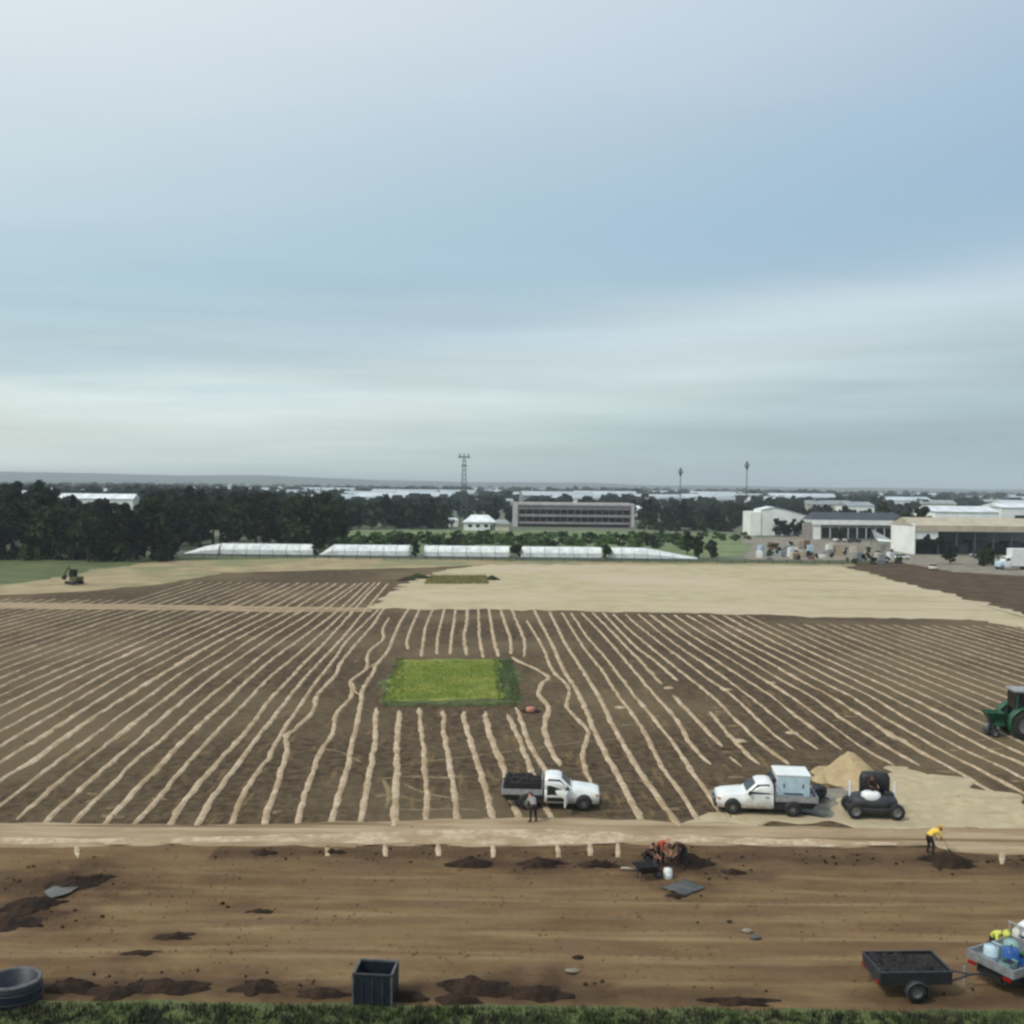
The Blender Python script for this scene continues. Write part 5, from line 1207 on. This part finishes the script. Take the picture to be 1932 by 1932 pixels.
# bins at the lawn edge
p_ = P(704, 1908); e = empty('open_crate', (p_.x, p_.y + .6, .08), radians(-5), 'dark open topped crate bin with a grey frame at the lawn edge', 'bin')
w_, d_, h_ = 1.25, 1.0, 1.08
for s_ in (-1, 1): MB().box((0, s_ * d_ / 2, h_ / 2 + .05), (w_, .05, h_ - .1)).build('side_panel', 'navy', e); MB().box((s_ * w_ / 2, 0, h_ / 2 + .05), (.05, d_ - .06, h_ - .1)).build('end_panel', 'navy', e)
MB().box((0, 0, .1), (w_ - .06, d_ - .06, .06)).build('floor', 'navy', e)
for sx in (-1, 1):
    for sy in (-1, 1): MB().box((sx * (w_ / 2 + .03), sy * (d_ / 2 + .03), h_ / 2), (.06, .06, h_)).build('corner_post', 'tankrim', e)
for s_ in (-1, 1): MB().box((0, s_ * (d_ / 2 + .02), h_ + .03), (w_ + .1, .07, .06)).build('top_rail', 'tankrim' if s_ > 0 else 'dgrey', e); MB().box((s_ * (w_ / 2 + .02), 0, h_ + .03), (.07, d_ - .04, .06)).build('top_rail', 'tankrim', e)
for x in (-.35, 0, .35): MB().box((x, -d_ / 2 - .04, h_ / 2), (.05, .03, h_ - .2)).build('rib', 'dgrey', e)
p_ = P(4, 1914); e = empty('round_tank', (p_.x, p_.y + .75, .05), 0, 'dark round open tank with worn grey rim at the bottom left corner', 'tank', None, .9); e.scale = (.9, .8, .95)
MB().lathe([(1.0, 0), (1.03, .3), (1.0, .6), (.98, .82), (.86, .82), (.88, .3), (.001, .25)], 32).build('tank_body', 'navy', e)
MB().lathe([(.86, .80), (.88, .86), (1.0, .86), (1.03, .82), (1.02, .78)], 32).build('rim', 'tankrim', e)
for z in (.25, .55): MB().lathe([(1.02, z - .02), (1.06, z), (1.02, z + .02)], 32).build('band', 'dgrey', e)

# pale pit cover right of the grass square
p_ = P(1001, 1344); e = empty('valve_cover', (p_.x, p_.y, .04), 0, 'pale pinkish round cover in dark soil right of the grass square', 'valve cover')
MB().lathe([(.34, 0), (.36, .3), (.30, .36), (.001, .4)], 20).build('cover', 'pinkshirt', e); MB().lathe([(.9, .0), (.7, .1), (.34, .09)], 20).build('soil_collar', 'darksoil', e)
# small far excavator
p_ = P(142, 1104); e = empty('mini_excavator', (p_.x, p_.y, .13), radians(150), 'small olive yellow excavator on the bank far left', 'excavator')
for s_ in (-1, 1): MB().loft([[(x_, s_ * .8 + y_, z_) for x_, z_, y_ in ((-1.1, .1, .0), (-1.3, .35, 0), (-1.1, .6, 0), (1.1, .6, 0), (1.3, .35, 0), (1.1, .1, 0))], [(x_, s_ * .8 + .36, z_) for x_, z_ in ((-1.1, .1), (-1.3, .35), (-1.1, .6), (1.1, .6), (1.3, .35), (1.1, .1))]], smooth=False).build('track', 'black', e)
MB().box((-.3, 0, 1.0), (1.8, 1.5, .7)).build('house', 'olive', e, .06); MB().box((.1, .3, 1.9), (1.0, .9, 1.2)).build('cab', 'glass', e, .04); MB().box((.1, .3, 2.54), (1.1, 1.0, .08)).build('cab_roof', 'black', e)
MB().tube((.5, -.2, 1.2), (2.0, -.2, 2.9), .16).build('boom', 'olive', e); MB().tube((2.0, -.2, 2.9), (3.2, -.2, 1.4), .12).build('arm', 'olive', e)
MB().add([(2.9, -.55, 1.4), (2.9, .15, 1.4), (3.5, .15, 1.0), (3.5, -.55, 1.0), (3.1, -.55, .6), (3.1, .15, .6)], [(0, 1, 2, 3), (3, 2, 5, 4), (4, 5, 1, 0), (0, 3, 4), (1, 5, 2)]).build('bucket', 'dgrey', e)

# ------------------------------------------------------------------ yard stores at right
random.seed(12)
YC = ['white', 'wallcream', 'concrete', 'grey', 'lblue', 'timber', 'rooftile']
YN = ['white', 'cream', 'concrete grey', 'dark grey', 'pale blue', 'timber coloured', 'brown']
def crate_stack(px, py, i):
    q = P(px, py); e = empty('crate_stack', (q.x, q.y, .03), U(-.6, .6), '%s stack of crates in the storage yard' % YN[i % 7], 'crate stack', '%s crate stacks in the yard' % YN[i % 7])
    for k in range(1 + i % 3):
        MB().box((U(-.1, .1), U(-.1, .1), .42 + k * .82), (1.5, 1.2, .76), rz=U(-.1, .1)).build('crate', YC[i % 7], e)
for i in range(42):
    t = rnd(); crate_stack(1425 + t * 265, 1030 + t * 12 + U(0, 26), i)
def yard_car(px, py, rz, m, lab):
    q = P(px, py); e = empty('parked_car', (q.x, q.y, .06), rz, lab, 'car')
    MB().loft([sec(2.1, .3, .7, .8, .75), sec(1.9, .25, .85, .85, .8), sec(.9, .25, .95, .87, .8), sec(-1.8, .25, .95, .87, .8), sec(-2.1, .3, .85, .82, .76)]).build('body', m, e)
    MB().loft([sec(.95, .92, .96, .78, .74, .02), sec(.35, .92, 1.42, .78, .62), sec(-1.1, .92, 1.45, .78, .62), sec(-1.7, .92, .98, .78, .7, .02)]).build('cabin', 'glass', e)
    MB().box((-.4, 0, 1.46), (1.4, 1.2, .04)).build('roof', m, e)
    for x in (1.3, -1.3):
        for s_ in (-1, 1): wheel(e, x, s_ * .8, .32, .2)
yard_car(1700, 1056, .3, 'white', 'white car parked left of the beige shed'); yard_car(1612, 1024, 0, 'dgrey', 'dark car parked before the dark roofed building')
yard_car(1585, 1022, .1, 'white', 'white car parked before the dark roofed building'); yard_car(1295, 1000, 0, 'white', 'white car at the right end of the meadow')
yard_car(1760, 1076, 1.2, 'wallcream', 'cream car standing on the gravel left of the shrub')
yard_car(1845, 1052, 0, 'grey', 'silver car parked under the front of the beige shed')
for i, (px, py) in enumerate(((1640, 1052), (1668, 1058), (1655, 1046), (1690, 1048))):
    heap('rubble_heap', px, py, U(2, 3.4), U(1.5, 2.2), U(.5, .9), ['gravel', 'sand', 'bare', 'concrete'][i], ['grey gravel', 'pale sand', 'brown earth', 'broken concrete'][i] + ' heap in the yard near the bare earth', 'heap', seed=40 + i)
# fence along the greenhouse line
e = empty('field_fence', (0, P(966, 1060).y, .1), 0, 'low dark post and rail fence along the far side of the field', 'fence')
fx0, fx1 = (330 - 966) / F * 231, (1700 - 966) / F * 231
k = 0; x = fx0
while x < fx1:
    MB().box((x, 0, .55), (.12, .12, 1.1)).build('post', 'dgrey', e); x += 3.2
for z in (.5, .95): MB().box(((fx0 + fx1) / 2, 0, z), (fx1 - fx0, .06, .1)).build('rail', 'dgrey', e)

# ------------------------------------------------------------------ people
def person(loc, rz, pose, shirt, trouser, label, hat=None, group=None, tool=None):
    """body grown from one skinned skeleton, clothing shells over it; faces +X"""
    e = empty('person', loc, rz, label, 'person', group)
    J, rad, edges = {}, {}, []
    for k, v in pose.items(): J[k] = Vector(v)
    radd = dict(pelvis=.125, belly=.125, chest=.145, neck=.055, head=.09, crown=.085, shl=.065, shr=.065, ell=.042, elr=.042, wrl=.028, wrr=.028, pml=.032, pmr=.032,
                hpl=.092, hpr=.092, knl=.06, knr=.06, anl=.038, anr=.038, tol=.035, tor=.035, hel=.038, her=.038)
    names = list(J); idx = {n_: i for i, n_ in enumerate(names)}
    E = [('pelvis', 'belly'), ('belly', 'chest'), ('chest', 'neck'), ('neck', 'head'), ('head', 'crown')]
    for s_ in 'lr': E += [('chest', 'sh' + s_), ('sh' + s_, 'el' + s_), ('el' + s_, 'wr' + s_), ('wr' + s_, 'pm' + s_), ('pelvis', 'hp' + s_), ('hp' + s_, 'kn' + s_), ('kn' + s_, 'an' + s_), ('an' + s_, 'to' + s_)]
    me = bpy.data.meshes.new('skeleton'); me.from_pydata([J[n_] for n_ in names], [(idx[a], idx[b]) for a, b in E], [])
    o = bpy.data.objects.new('tmp', me); COL.objects.link(o)
    sk = o.modifiers.new('s', 'SKIN'); sk.use_smooth_shade = True
    for i, n_ in enumerate(names):
        r = radd[n_]; me.skin_vertices[0].data[i].radius = (r, r); me.skin_vertices[0].data[i].use_root = n_ == 'pelvis'
    sb_ = o.modifiers.new('u', 'SUBSURF'); sb_.levels = 2; sb_.render_levels = 2
    dg = bpy.context.evaluated_depsgraph_get(); dg.update()
    bm_ = bpy.data.meshes.new_from_object(o.evaluated_get(dg)); COL.objects.unlink(o); bpy.data.objects.remove(o)
    segs = [(a, b, J[a], J[b]) for a, b in E]
    def near(p_):
        best, bn, bt = 9, None, 0
        for a, b, A, B in segs:
            ab = B - A; t = max(0, min(1, (p_ - A).dot(ab) / ab.length_squared)); d = (A + ab * t - p_).length - (radd[a] * (1 - t) + radd[b] * t)
            if d < best: best, bn, bt = d, (a, b), t
        return bn, bt
    up, lo, bo = [], [], []
    for f in bm_.polygons:
        (a, b), t = near(f.center)
        if a in ('chest', 'belly') and b in ('chest', 'shl', 'shr', 'neck') and not (b == 'neck' and t > .55) or a == 'pelvis' and b == 'belly' and t > .25: up.append(f)
        elif a[:2] == 'sh': up.append(f)
        elif a[:2] == 'el' and t < .25: up.append(f)
        elif a == 'pelvis' or a[:2] == 'hp' or (a[:2] == 'kn' and t < .85): lo.append(f)
        elif a[:2] in ('an', 'kn'): bo.append(f)
    def shell(name, faces, off, m):
        mp_ = {}; vs = []; fs = []
        for f in faces:
            r = []
            for v in f.vertices:
                if v not in mp_: mp_[v] = len(vs); vs.append(bm_.vertices[v].co + bm_.vertices[v].normal * off)
                r.append(mp_[v])
            fs.append(r)
        if fs: MB().add(vs, fs, 0, True).build(name, m, e)
    # face and hands joined to the body mesh
    bm_.materials.clear(); body = MB(); body.add([v.co[:] for v in bm_.vertices], [tuple(p_.vertices) for p_ in bm_.polygons], 0, True)
    hd = J['head'].lerp(J['crown'], .4); upv = (J['crown'] - J['neck']).normalized(); fw = (Vector((1, 0, 0)) - upv * upv.x).normalized(); sd_ = upv.cross(fw)
    body.blob(hd, (.095, .078, .118), n=12, m=8); body.tube(hd + fw * .085 - upv * .03, hd + fw * .118 - upv * .035, .018, .01, 6)
    for s_ in (-1, 1):
        body.blob(hd + sd_ * s_ * .084, (.018, .014, .03), n=6, m=4); body.blob(hd + fw * .088 + sd_ * s_ * .032 + upv * .012, (.011, .011, .008), 1, n=6, m=4)
    body.blob(hd + fw * .09 - upv * .066, (.01, .024, .007), 2, n=6, m=4)
    for s_ in 'lr':
        w0 = J['wr' + s_]; p0 = J['pm' + s_]; d = (p0 - w0).normalized(); sd2 = d.cross(Vector((0, 0, 1)) if abs(d.z) < .9 else Vector((1, 0, 0))).normalized(); cur = d.cross(sd2).normalized()
        for i, ln in enumerate((.072, .082, .076, .058)):
            b0 = p0 + sd2 * (i - 1.5) * .02; b1 = b0 + d * ln * .5; b2 = b1 + (d * .6 + cur * .6) * ln * .5
            body.tube(b0, b1, .0095, .0085, 5); body.tube(b1, b2, .0085, .007, 5)
        t0 = w0.lerp(p0, .4) + sd2 * -.03; body.tube(t0, t0 + (d * .6 - sd2 * .7) * .055, .011, .008, 5)
    body.build('body', ['skin', 'hair', 'orange'], e)
    shell('shirt', up, .014, shirt); shell('trousers', lo, .014, trouser); shell('boots', bo, .02, 'black')
    if hat:
        h_ = MB(); q = upv.to_track_quat('Z', 'Y').to_matrix().to_4x4(); X = Matrix.Translation(hd + upv * .05) @ q
        h_.lathe([(.001, .11), (.06, .105), (.098, .06), (.105, .0), (.17, -.015), (.17, -.025), (.1, -.01)], 16, X=X); h_.build('hat', hat, e)
    else:
        h_ = MB(); h_.blob(hd + upv * .03 - fw * .02, (.094, .086, .10), n=12, m=7); h_.build('hair', 'hair', e)
    if tool:
        a, b = J['pml'], J['pmr']; d = (a - b); d = d.normalized() if d.length > .05 else Vector((0, 0, 1))
    return e
def mirror(dct):
    return dct
STAND = dict(pelvis=(0, 0, .93), belly=(.01, 0, 1.1), chest=(.02, 0, 1.34), neck=(.02, 0, 1.52), head=(.04, 0, 1.61), crown=(.04, 0, 1.7),
             shl=(0, .19, 1.40), shr=(0, -.19, 1.40), ell=(-.02, .27, 1.12), elr=(.02, -.27, 1.12), wrl=(.12, .27, .90), wrr=(.16, -.25, .90), pml=(.16, .26, .82), pmr=(.2, -.24, .82),
             hpl=(0, .1, .88), hpr=(0, -.1, .88), knl=(.03, .12, .48), knr=(.05, -.12, .48), anl=(-.02, .13, .09), anr=(0, -.13, .09), tol=(.16, .15, .035), tor=(.18, -.15, .035))
BEND = dict(pelvis=(-.12, 0, .90), belly=(.02, 0, 1.03), chest=(.26, 0, 1.14), neck=(.42, 0, 1.20), head=(.52, 0, 1.22), crown=(.60, 0, 1.25),
            shl=(.30, .19, 1.13), shr=(.30, -.19, 1.13), ell=(.38, .24, .85), elr=(.40, -.24, .86), wrl=(.52, .14, .66), wrr=(.56, -.1, .70), pml=(.56, .1, .59), pmr=(.60, -.06, .63),
            hpl=(-.1, .1, .86), hpr=(-.1, -.1, .86), knl=(.04, .14, .47), knr=(.08, -.14, .47), anl=(-.04, .16, .09), anr=(-.02, -.16, .09), tol=(.14, .19, .035), tor=(.16, -.19, .035))
CROUCH = dict(pelvis=(-.16, 0, .42), belly=(-.06, 0, .56), chest=(.12, 0, .76), neck=(.22, 0, .92), head=(.28, 0, .99), crown=(.31, 0, 1.08),
              shl=(.12, .19, .80), shr=(.12, -.19, .80), ell=(.32, .24, .60), elr=(.34, -.24, .62), wrl=(.52, .14, .50), wrr=(.54, -.12, .54), pml=(.59, .1, .46), pmr=(.61, -.08, .50),
              hpl=(-.12, .1, .40), hpr=(-.12, -.1, .40), knl=(.24, .17, .50), knr=(.22, -.17, .44), anl=(.0, .17, .09), anr=(-.08, -.17, .09), tol=(.18, .2, .035), tor=(.1, -.19, .035))
SIT = dict(pelvis=(-.05, 0, .10), belly=(-.04, 0, .26), chest=(0, 0, .50), neck=(.02, 0, .68), head=(.04, 0, .77), crown=(.05, 0, .86),
           shl=(0, .2, .56), shr=(0, -.2, .56), ell=(.12, .27, .32), elr=(.12, -.27, .32), wrl=(.34, .17, .28), wrr=(.34, -.17, .28), pml=(.41, .14, .28), pmr=(.41, -.14, .28),
           hpl=(0, .1, .08), hpr=(0, -.1, .08), knl=(.36, .16, .14), knr=(.36, -.16, .14), anl=(.44, .16, -.26), anr=(.44, -.16, -.26), tol=(.6, .17, -.3), tor=(.6, -.17, -.3))
p_ = P(1006, 1556); person((p_.x, p_.y, .14), radians(110), BEND, 'greyshirt', 'trouser', 'person in grey shirt and dark trousers bending beside the truck tray', 'trouser')
p_ = P(1755, 1616); person((p_.x, p_.y, .1), radians(20), BEND, 'hivisy', 'trouser', 'person in yellow work shirt bending over at the edge of the sand strip', 'hivisy')
e = empty('shovel', (p_.x + .75, p_.y + .1, .1), .2, 'long handled shovel held by the yellow shirted person', 'shovel')
MB().tube((-.25, 0, .95), (.22, 0, .22), .017).build('handle', 'timber', e); MB().add([(.18, -.12, .26), (.18, .12, .26), (.36, .1, .01), (.36, -.1, .01), (.22, 0, .2)], [(0, 1, 4), (1, 2, 4), (2, 3, 4), (3, 0, 4)]).build('blade', 'steel', e)
p_ = P(1246, 1634); person((p_.x, p_.y, .07), radians(-60), BEND, 'orange', 'trouser', 'person in orange red shirt bending over the black wheelbarrow', 'pinkshirt')
p_ = P(1222, 1640); person((p_.x, p_.y + .2, .07), radians(-30), CROUCH, 'maroon', 'trouser', 'crouching person in dark maroon shirt left of the orange shirted worker')
p_ = P(1288, 1640); person((p_.x, p_.y, .07), radians(200), BEND, 'maroon', 'trouser', 'person in brown shirt and pale hat bending right of the orange shirted worker', 'timber')
p_ = RP; person((RP.x, RP.y + .12, RP.z + 1.27), radians(-80), SIT, 'maroon', 'trouser', 'operator in dark maroon shirt sitting on the ride-on machine', 'black')
q = in3(-.55, 1.45, 0); person((q.x, q.y, .08), radians(-75), BEND, 'hivisg', 'trouser', 'person in lime yellow work shirt bending over the far side of the cut off truck', 'hivisg')

# tools and things round the workers
p_ = P(1218, 1662); e = empty('wheelbarrow', (p_.x, p_.y, .07), radians(15), 'black wheelbarrow at the feet of the orange shirted worker', 'wheelbarrow')
MB().add([(-.55, -.4, .68), (.5, -.4, .68), (.5, .4, .68), (-.55, .4, .68), (-.25, -.22, .32), (.35, -.2, .32), (.35, .2, .32), (-.25, .22, .32)], [(0, 1, 5, 4), (1, 2, 6, 5), (2, 3, 7, 6), (3, 0, 4, 7), (4, 5, 6, 7)]).build('tub', 'black', e)
wheel(e, .62, 0, .2, .1)
for s_ in (-1, 1): MB().tube((.62, s_ * .07, .2), (-1.0, s_ * .3, .62), .022).build('handle', 'dgrey', e); MB().tube((-.25, s_ * .22, .36), (-.3, s_ * .24, 0), .02).build('leg', 'dgrey', e)
drum('bucket', P(1260, 1660) + Vector((0, 0, .08)), .2, .4, 'white', 'white bucket beside the black wheelbarrow', 'bucket')
p_ = P(1195, 1643); o = MB().box((0, 0, .0), (1.15, .2, .06)).build('timber_board', 'timber'); o.location = (p_.x, p_.y, .13); o.rotation_euler = (0, 0, .05); tag(o, 'pale timber board on the dirt left of the wheelbarrow', 'board')
vs = []; fs = []
for j in range(9):
    for i in range(9):
        x, y = i / 8 * 1.2 - .6, j / 8 * 1.5 - .75; vs.append((x, y, .12 + .12 * abs(noise.noise(Vector((x * 2.2, y * 2.2, 3)))) + .05 * noise.noise(Vector((x * 6, y * 6, 1)))))
for j in range(8):
    for i in range(8): fs.append((j * 9 + i, j * 9 + i + 1, j * 9 + 10 + i, j * 9 + 9 + i))
o = MB().add(vs, fs, 0, True).build('tarpaulin', 'tarp'); p_ = P(1290, 1680); o.location = (p_.x, p_.y, .0); o.rotation_euler = (0, 0, -.9)
sm = o.modifiers.new('t', 'SOLIDIFY'); sm.thickness = .01
tag(o, 'crumpled grey tarpaulin on the dirt below the workers', 'tarpaulin')
heap('soil_heap', 1272, 1694, .8, .4, .16, 'darksoil', 'small dark clod at the foot of the grey tarpaulin', seed=33, z0=.05)
heap('soil_heap', 1385, 1648, 1.1, .4, .14, 'darksoil', 'flat dark clod on the apron right of the workers', seed=34, z0=.04)
for i, (px, py, mm, lab) in enumerate(((1425, 1774, 'tarp', 'grey flat stone in the middle right of the apron'), (1410, 1762, 'gravel', 'smaller brownish stone above the grey flat stone'), (1090, 1812, 'darksoil', 'dark clod standing alone right of centre near the lawn'), (1080, 1838, 'gravel', 'brownish stone just below the lone dark clod'))):
    q = P(px, py); mb = MB(); mb.blob((0, 0, .05), (U(.2, .32), U(.1, .18), U(.05, .09)), n=9, m=6, jit=.35); o = mb.build('stone', mm); o.location = (q.x, q.y, .07); tag(o, lab, 'stone')

# ------------------------------------------------------------------ haze
hz = MB().box((0, 4100, 35), (13600, 10400, 72)).build('haze', 'white')
hm = bpy.data.materials.new('haze_air'); hm.use_nodes = True; hn = hm.node_tree.nodes; hn.clear()
ho = hn.new('ShaderNodeOutputMaterial'); hv = hn.new('ShaderNodeVolumePrincipled'); hv.inputs['Color'].default_value = (.86, .95, 1.0, 1); hv.inputs['Density'].default_value = .00018
hv.inputs['Anisotropy'].default_value = 0.0
hm.node_tree.links.new(hv.outputs[0], ho.inputs['Volume']); hz.data.materials.clear(); hz.data.materials.append(hm); hz['kind'] = 'stuff'; hz['label'] = 'thin pale haze over the far plain'
